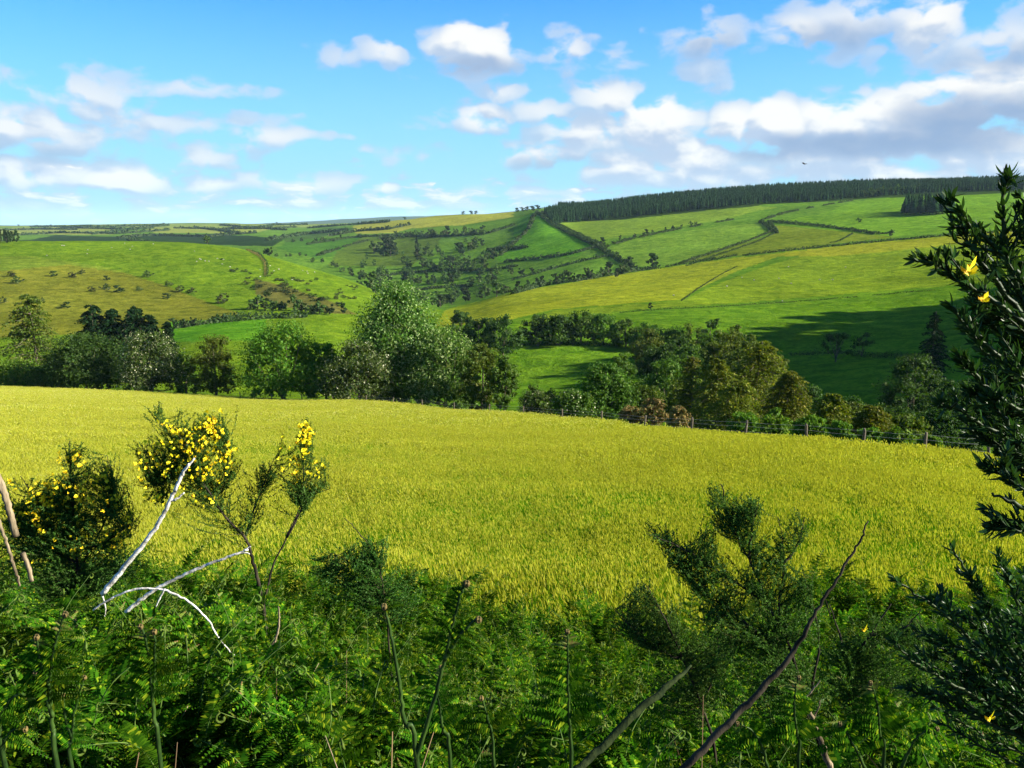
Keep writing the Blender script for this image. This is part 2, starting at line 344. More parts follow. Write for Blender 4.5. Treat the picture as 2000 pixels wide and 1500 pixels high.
# each row of the relief: (u, distance, v) from left to right, seen from the view point
ROWS = [
 # meadow edge
 [(-700,175,748),(0,140,757),(250,132,770),(500,125,783),(720,115,790),(885,105,802),(1000,95,810),(1170,75,829),(1258,65,842),(1350,58,850),(1455,52,857),(1575,47,866),(1690,44,878),(1850,40,893),(2000,38,908),(2700,34,980)],
 # stream below the meadow
 [(-700,240,745),(0,210,752),(250,200,752),(500,190,765),(720,180,785),(885,170,790),(1000,165,780),(1170,150,790),(1258,140,810),(1350,130,830),(1455,120,838),(1575,112,848),(1690,105,858),(1850,100,880),(2000,95,890),(2400,100,860),(2800,140,700)],
 # foot of the far side; right end raised unseen to shade the valley
 [(-700,330,700),(0,300,690),(250,300,690),(420,310,662),(500,310,662),(720,290,690),(885,270,690),(1000,225,745),(1170,205,755),(1350,190,770),(1455,180,800),(1575,172,815),(1690,165,830),(1850,150,845),(2000,140,830),(2300,150,600),(2600,170,300),(3000,180,60)],
 # lower slope; right end belongs to the added shading hill
 [(-700,400,640),(0,360,648),(250,370,640),(420,370,632),(500,380,625),(600,390,622),(720,370,645),(885,320,655),(1000,280,672),(1170,280,668),(1350,260,690),(1455,240,725),(1575,225,740),(1690,210,745),(1850,190,740),(2000,180,700),(2250,190,480),(2500,210,240),(3000,220,0)],
 # middle of the slope; added shading hill at the right end
 [(-700,520,560),(0,490,560),(250,500,568),(420,470,590),(600,470,590),(700,470,600),(800,440,622),(885,410,628),(1000,370,622),(1170,370,615),(1350,370,605),(1575,360,612),(1690,350,616),(1850,320,618),(2000,290,600),(2250,290,480),(2500,300,300),(3000,300,150)],
 # crest of the near hills
 [(-700,760,480),(0,760,472),(250,760,470),(420,740,479),(500,710,492),(600,660,522),(700,620,553),(790,590,590),(870,560,606),(1000,600,574),(1130,650,548),(1280,690,527),(1450,700,502),(1600,700,485),(1850,690,462),(2000,680,452),(2700,560,380)],
 # behind it
 [(-700,1100,500),(0,1100,490),(250,1100,488),(420,1050,500),(500,1000,512),(600,930,540),(700,850,566),(790,800,585),(870,760,592),(1000,760,562),(1130,780,530),(1280,790,505),(1450,800,480),(1600,800,463),(1850,800,440),(2000,800,428),(2700,700,360)],
 # valley slope beyond
 [(-700,1700,478),(0,1700,474),(250,1700,471),(420,1600,480),(500,1500,478),(600,1300,490),(700,1200,505),(790,1150,512),(870,1100,510),(1000,1050,492),(1130,1020,468),(1280,1000,450),(1450,980,438),(1600,960,430),(1850,950,412),(2000,950,402),(2700,850,340)],
 # higher
 [(-700,2600,455),(0,2600,458),(250,2500,456),(420,2400,455),(500,2300,455),(600,2000,462),(700,1700,460),(790,1600,459),(870,1500,456),(1000,1400,440),(1060,1350,424),(1130,1280,436),(1280,1230,424),(1450,1220,407),(1600,1200,398),(1850,1180,382),(2000,1180,374),(2700,1100,320)],
 # skyline
 [(-700,4200,444),(0,4200,442),(150,4000,441),(250,4000,439),(420,4000,437),(500,3800,438),(600,3400,440),(700,2700,436),(790,2400,428),(900,2200,420),(1000,2100,414),(1060,1900,408),(1130,1700,407),(1280,1650,392),(1450,1650,377),(1600,1650,367),(1850,1650,358),(2000,1650,356),(2700,1500,300)],
 # dip behind
 [(-700,6500,450),(0,6500,450),(500,6500,446),(700,6000,446),(900,6000,440),(1100,6000,430),(1280,6000,410),(2000,6000,390),(2700,6000,380)],
 # far hills
 [(-700,11000,440),(0,11000,440),(300,11000,440),(480,11000,438),(560,11000,434),(640,11000,430),(700,11000,427),(780,11000,423),(860,11000,421),(940,11000,418),(1040,11000,408),(1130,11000,396),(1200,11000,391),(1300,11000,400),(2000,11000,420),(2700,11000,425)],
 [(-700,17000,446),(2700,17000,446)],
]
RA = []
for r in ROWS:
    r = np.array(r, float); RA.append((apx(r[:, 0], r[:, 2]), np.log(r[:, 1]), tpx(r[:, 2])))
def rows_at(a):
    a = np.clip(a, -1.0, 1.0); L, T = [], []
    for (aa, ll, tt) in RA:
        ac = np.clip(a, aa[0], aa[-1])
        bc = lambda q: np.repeat(q[:, None], ac.size, 1)
        L.append(pchip_eval(bc(aa), bc(ll), ac.ravel()).reshape(a.shape)); T.append(pchip_eval(bc(aa), bc(tt), ac.ravel()).reshape(a.shape))
    return np.array(L), np.array(T)
# tabulated over azimuth for speed
TA = np.linspace(-1, 1, 1201); TL, TT = rows_at(TA)
def rows_fast(a):
    a = np.clip(a, -1, 1)
    return np.array([np.interp(a, TA, TL[k]) for k in range(len(RA))]), np.array([np.interp(a, TA, TT[k]) for k in range(len(RA))])
BY = [-60, -10, 0, 1.0, 2, 3, 4, 5, 6, 7, 8.5, 10]
BZ = [3.0, -1.0, -1.62, -1.80, -2.25, -2.85, -3.45, -4.05, -4.6, -5.1, -5.8, -6.4]
def ap(x, y):
    """azimuth ratio and forward distance used by the relief tables, all round the compass"""
    x = np.asarray(x, float); y = np.asarray(y, float)
    r = np.hypot(x, y); ph = np.arctan2(x, y)
    ins = np.abs(ph) <= pi / 4
    a = np.where(ins, x / np.where(ins, np.maximum(y, 1e-6), 1), np.sign(x)); yy = np.where(ins, y, r / math.sqrt(2))
    return a, yy, ph, r
def G(x, y):
    a, yy, ph, r = ap(x, y); yy = np.maximum(yy, .05)
    L, T = rows_fast(a)
    yf = np.exp(L[0]); zf = T[0] * yf
    near = np.where(yy < 10, np.interp(yy, BY, BZ), -6.4 + (zf + 6.4) * (yy - 10) / (yf - 10))
    far = pchip_eval(L, T, np.log(np.maximum(yy, 1.0))) * yy
    near = near + .62 * np.clip((-a - .10) / .25, 0, 1) * np.clip((yy - 2.0) / 1.5, 0, 1) * np.clip((10 - yy) / 4, 0, 1)
    z = np.where(yy <= yf, near, far)
    # behind the viewer the hillside goes gently up
    k = np.clip((np.abs(ph) - radians(58)) / radians(60), 0, 1); k = k * k * (3 - 2 * k)
    zb = -1.65 + .05 * np.minimum(r, 1500)
    z = z * (1 - k) + zb * k
    for i, wl in enumerate((420, 170, 70, 28, 10, 3)):
        amp = .020 * wl * np.clip((yy / wl - 2.2) / 3.0, 0, 1) * (1.0 if wl > 20 else .7)
        if wl > 100: amp = amp * np.clip((yy - 900) / 1500, 0.12, 1)
        z = z + amp * (vnoise(x, y, wl, i + 3) - .5) * 1.5
    return z
def at(u, v, ymin, ymax, n=400):
    """ground point seen at pixel (u, v) between two distances"""
    a = float(apx(u, v)); t = float(tpx(v))
    ys = np.exp(np.linspace(math.log(ymin), math.log(ymax), n)); f = G(a * ys, ys) / ys - t
    s = np.where((f[:-1] <= 0) & (f[1:] > 0))[0]
    y = ys[s[0]] if len(s) else ys[np.argmin(np.abs(f))]
    return Vector((a * y, y, float(G(np.array([a * y]), np.array([y]))[0])))
def gz(x, y): return float(G(np.array([x]), np.array([y]))[0])
def pt(u, v, y):  # point in the air seen at a pixel at forward distance y
    return np.array([float(apx(u, v)) * y, y, float(tpx(v)) * y])

# grid
fa = np.linspace(-.74, .74, 680); ph_in = np.arctan(fa)
ph_out = np.linspace(ph_in[-1], pi, 110)[1:]
PH = np.concatenate([-ph_out[::-1], ph_in, ph_out])
A_, _, _, _ = ap(np.sin(PH), np.cos(PH)); L_, T_ = rows_fast(A_)
segs = [np.linspace(math.log(.4), math.log(10), 22)[:-1]]
Yr = [np.repeat(np.exp(segs[0])[:, None], len(PH), 1)]
prev = np.full(len(PH), math.log(10.0))
counts = [42, 16, 20, 26, 40, 50, 18, 34, 40, 46, 10, 14, 4]
for k, c in enumerate(counts):
    fr = np.linspace(0, 1, c, endpoint=False)[:, None]
    Yr.append(np.exp(prev[None] * (1 - fr) + L_[k][None] * fr)); prev = L_[k]
Yr.append(np.exp(prev)[None]); YY = np.vstack(Yr)
ins = np.abs(PH) <= pi / 4
R_ = np.where(ins[None], YY / np.cos(np.where(ins, PH, 0))[None], YY * math.sqrt(2))
GX = R_ * np.sin(PH)[None]; GY = R_ * np.cos(PH)[None]; GZ = G(GX, GY)
nr, nc = GX.shape
V = np.stack([GX, GY, GZ], -1).reshape(-1, 3)
idx = np.arange(nr * nc).reshape(nr, nc)
Q = np.stack([idx[:-1, :-1], idx[:-1, 1:], idx[1:, 1:], idx[1:, :-1]], -1).reshape(-1, 4)
tm = MB(); tm.add(V, Q)
# centre fan
c0i = len(V)
tm.add([[0, 0, gz(0.01, 0.3)]], None, None); tm.f3.append(np.stack([np.full(nc - 1, c0i), idx[0, 1:], idx[0, :-1]], -1)); tm.m3.append(np.zeros(nc - 1, int))

# ground colours: pasture, hay, bracken slopes; cloud shade painted in as darker far ground
def inpoly(u, v, poly):
    c = np.zeros(u.shape, bool); n = len(poly)
    for i in range(n):
        x1, y1 = poly[i]; x2, y2 = poly[(i + 1) % n]
        if y1 == y2: continue
        c ^= ((y1 > v) != (y2 > v)) & (u < (x2 - x1) * (v - y1) / (y2 - y1) + x1)
    return c
CU, CV = to_px(GX, np.maximum(GY, .01), GZ)
AA, YN, _, _ = ap(GX, GY); Lf, _ = rows_fast(AA); edge = np.exp(Lf[0]); crest = np.exp(Lf[5])
wob = (vnoise(GX, GY, 60, 91) - .5)
colr = np.zeros((nr, nc, 3)); colr[:] = (.098, .165, .008)
def paint(mask, c): colr[mask] = c
right_hill = (YN > edge) & (YN <= crest) & (CU > 860)
paint(right_hill, (.082, .165, .010))
far_ = YN > crest
paint(far_, (.090, .155, .022))
FIELDS = [  # polygon, near/far distance, colour
 ([(850,640),(870,604),(1000,572),(1280,524),(1595,484),(1520,500),(1400,545),(1330,585),(1080,604),(1000,622)], 300, 760, (.200, .232, .014)),
 ([(1000,640),(1080,606),(1330,588),(1420,545),(1560,500),(2300,420),(2300,520),(1700,570),(1330,600),(1100,618)], 300, 760, (.135, .200, .012)),
 ([(1500,500),(1620,482),(1870,458),(2300,420),(2300,470),(1870,478),(1640,500)], 400, 760, (.21, .225, .016)),
 ([(-700,535),(0,525),(130,512),(250,535),(330,560),(430,600),(470,612),(400,628),(330,640),(200,650),(0,660),(-700,680)], 250, 760, (.128, .136, .013)),
 ([(-700,500),(60,500),(200,520),(260,536),(130,516),(0,530),(-700,540)], 250, 760, (.115, .165, .014)),
 ([(330,628),(420,624),(520,624),(520,665),(340,668)], 250, 420, (.07, .185, .008)),
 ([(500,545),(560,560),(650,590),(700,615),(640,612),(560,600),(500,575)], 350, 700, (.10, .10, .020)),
 # beyond the crest
 ([(690,440),(780,428),(1005,412),(1000,424),(900,440),(800,446),(760,459),(690,455)], 1300, 3000, (.27, .24, .05)),
 ([(690,458),(950,448),(1000,440),(960,470),(700,478)], 1200, 2000, (.10, .165, .03)),
 ([(560,470),(720,462),(740,490),(620,505),(540,485)], 1000, 2100, (.055, .12, .02)),
 ([(720,455),(860,462),(860,480),(800,520),(640,520),(660,490)], 1000, 1700, (.075, .105, .02)),
 ([(1010,430),(1045,412),(1160,480),(1130,500),(980,512),(960,500),(1000,470)], 780, 1700, (.085, .19, .015)),
 ([(1060,424),(1300,414),(1480,402),(1520,404),(1400,430),(1220,462),(1160,470)], 850, 1500, (.15, .20, .03)),
 ([(1180,495),(1230,470),(1420,440),(1500,436),(1510,455),(1400,490),(1320,515),(1240,520)], 690, 1100, (.13, .195, .03)),
 ([(1320,515),(1400,492),(1515,455),(1500,440),(1700,455),(1745,464),(1600,480)], 690, 1100, (.135, .155, .018)),
 ([(1500,438),(1600,420),(1660,395),(1850,375),(2100,365),(2100,440),(1850,455),(1745,462)], 690, 1400, (.115, .195, .02)),
 ([(1100,540),(1200,500),(1230,520),(1130,545)], 650, 900, (.12, .20, .03)),
 ([(-700,470),(60,468),(110,459),(250,462),(420,456),(560,466),(530,480),(400,478),(0,492),(-700,500)], 1000, 2500, (.018, .036, .014)),  # cloud shade on the far hills, painted in as dark ground
 ([(-700,452),(30,446),(140,444),(230,448),(220,458),(60,458),(-700,462)], 1500, 4300, (.20, .20, .06)),
 ([(280,445),(470,440),(560,446),(480,455),(300,454)], 1500, 4300, (.21, .21, .06)),
 ([(330,436),(560,436),(620,444),(500,446),(330,442)], 2200, 4300, (.12, .16, .05)),
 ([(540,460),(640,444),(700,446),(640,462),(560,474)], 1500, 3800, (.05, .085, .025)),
 ([(-700,441),(900,436),(900,443),(-700,446)], 2600, 4300, (.17, .19, .06)),
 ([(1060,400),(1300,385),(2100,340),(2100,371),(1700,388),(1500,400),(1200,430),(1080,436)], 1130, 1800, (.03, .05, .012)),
]
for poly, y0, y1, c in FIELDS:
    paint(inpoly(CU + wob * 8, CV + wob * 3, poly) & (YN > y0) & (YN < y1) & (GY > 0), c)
paint(YN <= edge, (.10, .17, .008))
# the bracken bank has leaf litter under it
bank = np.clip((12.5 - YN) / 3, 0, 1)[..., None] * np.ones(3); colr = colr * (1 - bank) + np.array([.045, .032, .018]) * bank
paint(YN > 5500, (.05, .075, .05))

tmat, b = newmat('ground')
at_ = b.n('ShaderNodeVertexColor'); at_.layer_name = 'field'
geo = b.n('ShaderNodeNewGeometry'); pos = geo.outputs['Position']
mp = b.n('ShaderNodeMapping'); b.link(pos, mp.inputs[0]); mp.inputs['Scale'].default_value = (1, 1, 2.2)
n1 = b.noise(pos, .012, 3, .6); n2 = b.noise(mp.outputs[0], .12, 5, .7, .6); n3 = b.noise(mp.outputs[0], 1.1, 4, .7); n4 = b.noise(mp.outputs[0], .42, 4, .75, 1.5)
v1 = b.smooth(n1, .3, .7, .84, 1.14); v2 = b.smooth(n2, .32, .68, .70, 1.24); v3 = b.smooth(n3, .3, .7, .85, 1.15)
mul = b.m('MULTIPLY', b.m('MULTIPLY', b.m('MULTIPLY', v1, v2), v3), b.smooth(n4, .38, .62, .74, 1.14))
hs_ = b.n('ShaderNodeHueSaturation'); b.link(at_.outputs[0], hs_.inputs['Color']); b.link(mul, hs_.inputs['Value']); b.link(b.smooth(n2, .3, .7, .515, .487), hs_.inputs['Hue'])
dif = b.n('ShaderNodeBsdfPrincipled'); b.link(hs_.outputs[0], dif.inputs['Base Color']); dif.inputs['Roughness'].default_value = 1; dif.inputs['Specular IOR Level'].default_value = 0
bp = b.n('ShaderNodeBump'); bp.inputs['Strength'].default_value = .9; bp.inputs['Distance'].default_value = 1.6
b.link(b.m('ADD', n2, b.m('MULTIPLY', n3, .22)), bp.inputs['Height']); b.link(bp.outputs[0], dif.inputs['Normal'])
oo = b.n('ShaderNodeOutputMaterial'); b.link(dif.outputs[0], oo.inputs[0])
colr[YN > crest] *= np.array([.88, 1.02, .60]); colr[right_hill] *= np.array([.96, .96, .8])
tme = tm.mesh('terrain', tmat, smooth=True)
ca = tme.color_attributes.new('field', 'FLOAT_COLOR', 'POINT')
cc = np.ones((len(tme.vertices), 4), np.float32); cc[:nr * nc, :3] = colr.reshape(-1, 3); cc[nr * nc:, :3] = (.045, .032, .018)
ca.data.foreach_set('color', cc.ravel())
tag(mobj('terrain', tme), kind='structure')

# ------------------------------------------------------------------ trees
def crown_points(kind, H, R, n, cb):
    """leaf centres and outward normals of a crown: leaves gathered in clumps; H height, R radius, cb height of crown base"""
    def prof(h):
        if kind == 'round': return np.sqrt(np.clip(1 - ((h - .48) / .54) ** 2, 0, 1))
        if kind == 'dome': return np.sqrt(np.clip(1 - ((h - .30) / .72) ** 2, 0, 1)) * .98
        if kind == 'cone': return np.clip(1.05 - h, 0, 1) ** .62 * np.clip(.55 + h * 2.2, 0, 1)
        if kind == 'spire': return np.clip(1.0 - h, 0, 1) ** .85 * np.clip(.6 + h * 3, 0, 1)
        return np.clip(1.0 - h, 0, 1) ** .6 * np.clip(.5 + h * 3, 0, 1)
    nc_ = max(14, int(n / 55)); cl = []
    while len(cl) < nc_:
        h = RS.rand(); pr = prof(np.array(h)); 
        if RS.rand() > .25 + pr * .75: continue
        th = RS.rand() * 2 * pi; rr = (RS.rand() ** .38)
        lump = .82 + .36 * vnoise(np.array(th * 1.3 + H), np.array(h * 3.1 + R), 1.0, 17)
        cl.append((cos(th) * rr * R * float(pr) * .86 * lump, sin(th) * rr * R * float(pr) * .86 * lump, cb + (H - cb) * (.04 + h * .92), R * (.13 + .15 * RS.rand()) * (.65 + .6 * float(pr))))
    cl = np.array(cl); k = RS.randint(0, nc_, n); d = RS.randn(n, 3); d[:, 2] += .35; d /= np.linalg.norm(d, axis=1, keepdims=True)
    rad = cl[k, 3] * (.55 + .5 * RS.rand(n))
    P = cl[k, :3] + d * rad[:, None] * np.array([1.1, 1.1, .72])
    P[:, 2] = np.clip(P[:, 2], cb * .55, None)
    return P, d, cl
def trunk_mesh(name, H, R, cl, mat, n_limb=9, thick=1.0, sides=6):
    mb = MB(); r0 = H * .021 * thick; lean = RS.randn(2) * H * .02
    z1 = H * .8; T = np.array([[0, 0, -.5], [lean[0] * .2, lean[1] * .2, H * .12], [lean[0], lean[1], H * .4], [lean[0] * .6, lean[1] * .6, z1]])
    p = bez(T, 4, .02); tube(mb, p, np.linspace(r0 * 1.35, r0 * .2, len(p)), sides, knob=.15)
    sel = cl[RS.choice(len(cl), min(n_limb, len(cl)), replace=False)]
    for c in sel:
        f = RS.uniform(.15, .6); k = int(f * (len(p) - 1)); s = p[k]
        if c[2] < s[2]: s = p[max(1, k // 2)]
        mid = (s + c[:3]) / 2 + np.array([0, 0, -.04 * H]) + RS.randn(3) * .02 * H
        q = bez([s, mid, c[:3]], 3); tube(mb, q, np.linspace(r0 * .45, r0 * .10, len(q)), 4)
    return mb.mesh(name, mat, smooth=True)
def make_tree(name, x, y, H, R, kind, leafm, n, size, label, cat='tree', group=None, cb=.16, blossom=0, thick=1.0, rz=None, barkm='bark', sink=0.2):
    z = gz(x, y) - sink
    e = empty(name, (x, y, z), RS.rand() * 6.28 if rz is None else rz); tag(e, label, cat, group)
    if kind in ('larch', 'spire_near'):
        # whorls of long sweeping boughs with hanging sprays
        mbt = MB(); p = bez([[0, 0, -.5], [RS.randn() * .02 * H, RS.randn() * .02 * H, H * .5], [RS.randn() * .03 * H, 0, H * .99]], 6)
        r0 = H * .018 * thick; tube(mbt, p, np.linspace(r0 * 1.3, r0 * .12, len(p)), 6, knob=.15)
        mbl = MB(); nb = 120 if kind == 'larch' else 110
        n = int(n * 1.5); per = n // nb
        for i in range(nb):
            f = .10 + .88 * (i + RS.rand()) / nb; base = np.array([np.interp(f * (len(p) - 1), np.arange(len(p)), p[:, j_]) for j_ in range(3)]); th = RS.rand() * 2 * pi
            ln = R * ((1.05 - f) ** .65 if kind == 'larch' else (1.06 - f) ** .8) * RS.uniform(.65, 1.15) * (1 if f > .2 else .8); up = RS.uniform(-.05, .35)
            d = np.array([cos(th), sin(th), 0]); q = np.array([base, base + d * ln * .5 + [0, 0, ln * up * .5], base + d * ln + [0, 0, ln * (up * .7 - (.18 if kind == 'larch' else .3))]])
            q = bez(q, 4); tube(mbt, q, np.linspace(r0 * .32, r0 * .05, len(q)), 4)
            k = RS.rand(per) ** .75 * (len(q) - 1); k0 = k.astype(int); k1 = np.minimum(k0 + 1, len(q) - 1); fr = (k - k0)[:, None]
            c = q[k0] * (1 - fr) + q[k1] * fr
            spread = ln * .17 * (.35 + k / (len(q) - 1))
            side = np.array([-d[1], d[0], 0]); c = c + side[None] * (RS.randn(per) * spread)[:, None] + np.array([0, 0, 1.])[None] * (-np.abs(RS.randn(per)) * spread * .45 + .03 * ln)[:, None]
            leaves(mbl, c, size * 1.35 * (.7 + .6 * RS.rand(per)), np.array([0, 0, 1.])[None].repeat(per, 0), .35, .42, d[None] * .8 + np.array([0, 0, -.3])[None])
        mobj('trunk', mbt.mesh('trunk', M[barkm], True), e)
        mobj('crown', mbl.mesh('crown', M[leafm]), e)
        return e
    P, d, cl = crown_points(kind, H, R, n, H * cb)
    mb = MB(); leaves(mb, P, size * (.65 + .7 * RS.rand(n)), d, .55, .6)
    ni = int(n * .38); k = RS.randint(0, len(cl), ni); di = RS.randn(ni, 3); di /= np.linalg.norm(di, axis=1, keepdims=True)
    Pi = cl[k, :3] * np.array([.86, .86, .95]) + di * (cl[k, 3] * .55 * RS.rand(ni))[:, None]
    leaves(mb, Pi, size * 2.0 * (.7 + .6 * RS.rand(ni)), di, .3, .75)
    mobj('trunk', trunk_mesh('trunk', H, R, cl, M[barkm], thick=thick), e)
    mobj('crown', mb.mesh('crown', M[leafm]), e)
    if blossom:
        i = RS.choice(n, blossom); up = d[i].copy(); up[:, 2] += .4
        keep = up[:, 2] > .1; i = i[keep]; mb2 = MB()
        leaves(mb2, P[i] + d[i] * size * .35, size * .75 * (.6 + .8 * RS.rand(len(i))), d[i], .8, .9)
        mobj('blossom', mb2.mesh('blossom', M['blossom']), e)['kind'] = 'stuff'
    return e
M['blossom'] = leafmat('blossom', (.34, .34, .20), (.50, .50, .34), trans=.25, objvar=.1)

def tree_px(name, u, y, vtop, wpx, kind, leafm, label, n=7000, size=.3, cat='tree', **kw):
    a = float(apx(u, vtop + 60)); x = a * y; z = gz(x, y)
    H = float(tpx(vtop)) * y - z + .2; R = wpx * y / FP / 2
    return make_tree(name, x, y, H, R, kind, leafm, n, size, label, cat, **kw)

# row of trees behind the meadow fence
tree_px('larch_tree', 62, 158, 570, 170, 'larch', 'leaf_olive', 'sparse open larch with drooping boughs, left of the dark conifers and behind the leftmost bushes', 6500, .42, thick=.9)
tree_px('bush', 30, 146, 706, 150, 'dome', 'leaf_bright', 'low bright green bush at the left edge of the photo beyond the meadow', 6000, .32, cat='bush', cb=.02)
tree_px('bush', 95, 147, 715, 90, 'dome', 'leaf_green', 'low green bush between the leftmost bush and the dark round tree', 3500, .32, cat='bush', cb=.02)
tree_px('oak_tree', 165, 142, 650, 180, 'dome', 'leaf_dark', 'dark dense round tree right of the sparse larch at the top of the meadow', 10500, .32, cb=.08)
tree_px('hawthorn_tree', 292, 138, 647, 150, 'dome', 'leaf_haw', 'hawthorn flecked with cream blossom below the dark conifers', 8500, .28, blossom=1100, cb=.08)
for (u, vt, wd, lb) in ((183, 592, 80, 'dark conifer at the left end of the conifer clump'), (222, 600, 60, 'dark conifer second from the left of the clump'), (264, 596, 74, 'tall dark conifer in the middle of the clump'), (298, 612, 55, 'dark conifer on the sloping right shoulder of the clump'), (327, 626, 38, 'smallest dark conifer, right end of the clump')):
    tree_px('conifer_tree', u, 215, vt, wd * 2.1, 'spire_near', 'conifer', lb + ' behind the hawthorn', 3800, .75, cb=.02)
tree_px('elder_tree', 418, 136, 650, 120, 'dome', 'leaf_olive', 'thin brownish green tree between the blossoming hawthorn and the bright green tree', 6500, .26, cb=.08)
tree_px('bush', 362, 140, 690, 70, 'dome', 'leaf_green', 'small green bush tucked between the blossoming hawthorn and the thin brownish tree', 2600, .3, cat='bush', cb=.02)
tree_px('field_maple_tree', 548, 129, 624, 182, 'dome', 'leaf_bright', 'bright green full tree standing left of the great pale tree', 11500, .30, cb=.07, thick=1.2)
tree_px('ash_tree', 635, 134, 665, 110, 'dome', 'leaf_bright', 'yellow green tree between the bright green tree and the great pale tree', 5000, .32, cb=.05)
tree_px('hawthorn_tree', 700, 120, 666, 165, 'dome', 'leaf_haw', 'brown tinged hawthorn in front of the great pale tree', 8500, .27, blossom=550, cb=.09)
tree_px('whitebeam_tree', 778, 130, 549, 300, 'cone', 'leaf_white', 'great pale leaved tree, the tallest in the row beyond the meadow', 26000, .33, cb=.05, thick=1.3)
tree_px('whitebeam_tree', 868, 124, 640, 190, 'dome', 'leaf_white', 'lower pale leaved tree forming the right shoulder of the great pale tree', 11000, .31, cb=.05)
tree_px('willow_tree', 940, 116, 668, 100, 'dome', 'leaf_olive', 'olive green tree at the right flank of the great pale tree', 5000, .3, cb=.05)
tree_px('willow_tree', 985, 112, 690, 70, 'round', 'leaf_green', 'narrow green tree at the right end of the tall row, beside the dark green field', 3200, .3, cb=.04)
tree_px('bush', 1050, 100, 752, 95, 'dome', 'leaf_haw', 'flat topped bush right of the tall row, behind the fence', 4200, .24, cat='bush', cb=.02)
tree_px('bush', 1118, 93, 762, 100, 'dome', 'leaf_green', 'dark green bush with light edges left of the round headed willow', 4600, .24, cat='bush', cb=.02, blossom=250)
tree_px('willow_tree', 1182, 100, 706, 112, 'round', 'leaf_green', 'round headed willow standing alone before the dark green field', 8500, .25, cb=.03)
tree_px('willow_tree', 1214, 120, 686, 74, 'round', 'leaf_green', 'smaller round willow peeping over the right shoulder of the round headed willow', 4500, .27, cb=.03)
for (u, y, vt, wd, lb) in ((1228, 78, 792, 60, 'leftmost rust brown shrub behind the fence, right of the round headed willow'), (1275, 76, 780, 80, 'rust brown shrub in the middle of the brown patch behind the fence'), (1325, 72, 790, 60, 'rust brown shrub at the foot of the golden larches')):
    tree_px('shrub', u, y, vt, wd, 'dome', 'rust', lb, 2600, .2, cat='shrub', cb=.02)
for (u, y, vt, wd, n, lb) in ((1482, 98, 664, 216, 11500, 'tall golden larch, highest of the larches on the right of the tree belt'), (1402, 92, 700, 156, 9000, 'golden larch with dark gaps left of the tallest larch'), (1352, 100, 694, 96, 3500, 'thin larch at the left end of the golden larches'), (1545, 88, 722, 132, 6500, 'golden larch right of the tallest larch'), (1440, 84, 742, 156, 6500, 'low spreading larch in front of the tallest larch'), (1625, 76, 768, 126, 5200, 'low larch on the falling right end of the larches'), (1700, 70, 792, 120, 4400, 'lowest larch before the dark valley')):
    tree_px('larch_tree', u, y, vt, wd * 1.15, 'larch', 'larch', lb, n, .26, group='golden larches behind the fence')
for (u, y, vt, wd, lb) in ((1452, 60, 806, 80, 'leftmost of the bright green shrubs below the larches'), (1512, 57, 800, 85, 'bright green shrub below the tallest larch'), (1580, 54, 812, 85, 'bright green shrub below the right larches'), (1640, 51, 822, 70, 'small bright shrub behind the second to last post'), (1695, 49, 832, 60, 'bright green shrub behind the right hand posts'), (1752, 47, 838, 80, 'bright green shrub near the right end of the fence'), (1812, 45, 852, 60, 'last bright green shrub before the dark valley'), (1880, 43, 866, 80, 'dark low shrub behind the fence, below the near branches on the right')):
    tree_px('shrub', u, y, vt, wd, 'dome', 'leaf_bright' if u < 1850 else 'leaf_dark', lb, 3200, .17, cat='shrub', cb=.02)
for (u, y, vt, wd, lb) in ((1660, 90, 790, 130, 'olive thicket shrub behind the lowest larches'), (1755, 80, 812, 130, 'olive thicket shrub at the edge of the dark valley'), (1330, 110, 740, 110, 'green thicket behind the rust brown shrubs'), (1260, 125, 752, 90, 'green thicket right of the round headed willow')):
    tree_px('shrub', u, y, vt, wd, 'dome', 'leaf_olive', lb, 3500, .27, cat='shrub', cb=.02)
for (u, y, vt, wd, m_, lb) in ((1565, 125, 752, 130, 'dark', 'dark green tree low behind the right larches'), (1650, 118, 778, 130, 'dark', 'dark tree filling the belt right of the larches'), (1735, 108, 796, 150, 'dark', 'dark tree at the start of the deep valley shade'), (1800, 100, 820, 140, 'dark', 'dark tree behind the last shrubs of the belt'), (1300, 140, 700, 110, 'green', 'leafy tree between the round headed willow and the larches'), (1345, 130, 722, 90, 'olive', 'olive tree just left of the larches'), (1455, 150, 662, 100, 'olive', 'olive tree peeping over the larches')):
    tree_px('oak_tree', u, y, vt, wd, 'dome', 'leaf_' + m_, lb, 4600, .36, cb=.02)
for (u, y, vt, wd, m_, lb) in ((1268, 225, 640, 90, 'olive', 'brownish tree at the left end of the middle thicket'), (1325, 205, 655, 90, 'dark', 'dark tree within the middle thicket'), (1372, 195, 650, 90, 'green', 'green tree within the middle thicket, right of centre'), (1432, 200, 632, 70, 'olive', 'olive tree on the right edge of the middle thicket'), (1470, 175, 650, 80, 'olive', 'olive tree closing the middle thicket on the right')):
    tree_px('oak_tree', u, y, vt, wd, 'dome', 'leaf_' + m_, lb, 3000, .5, cb=.04)
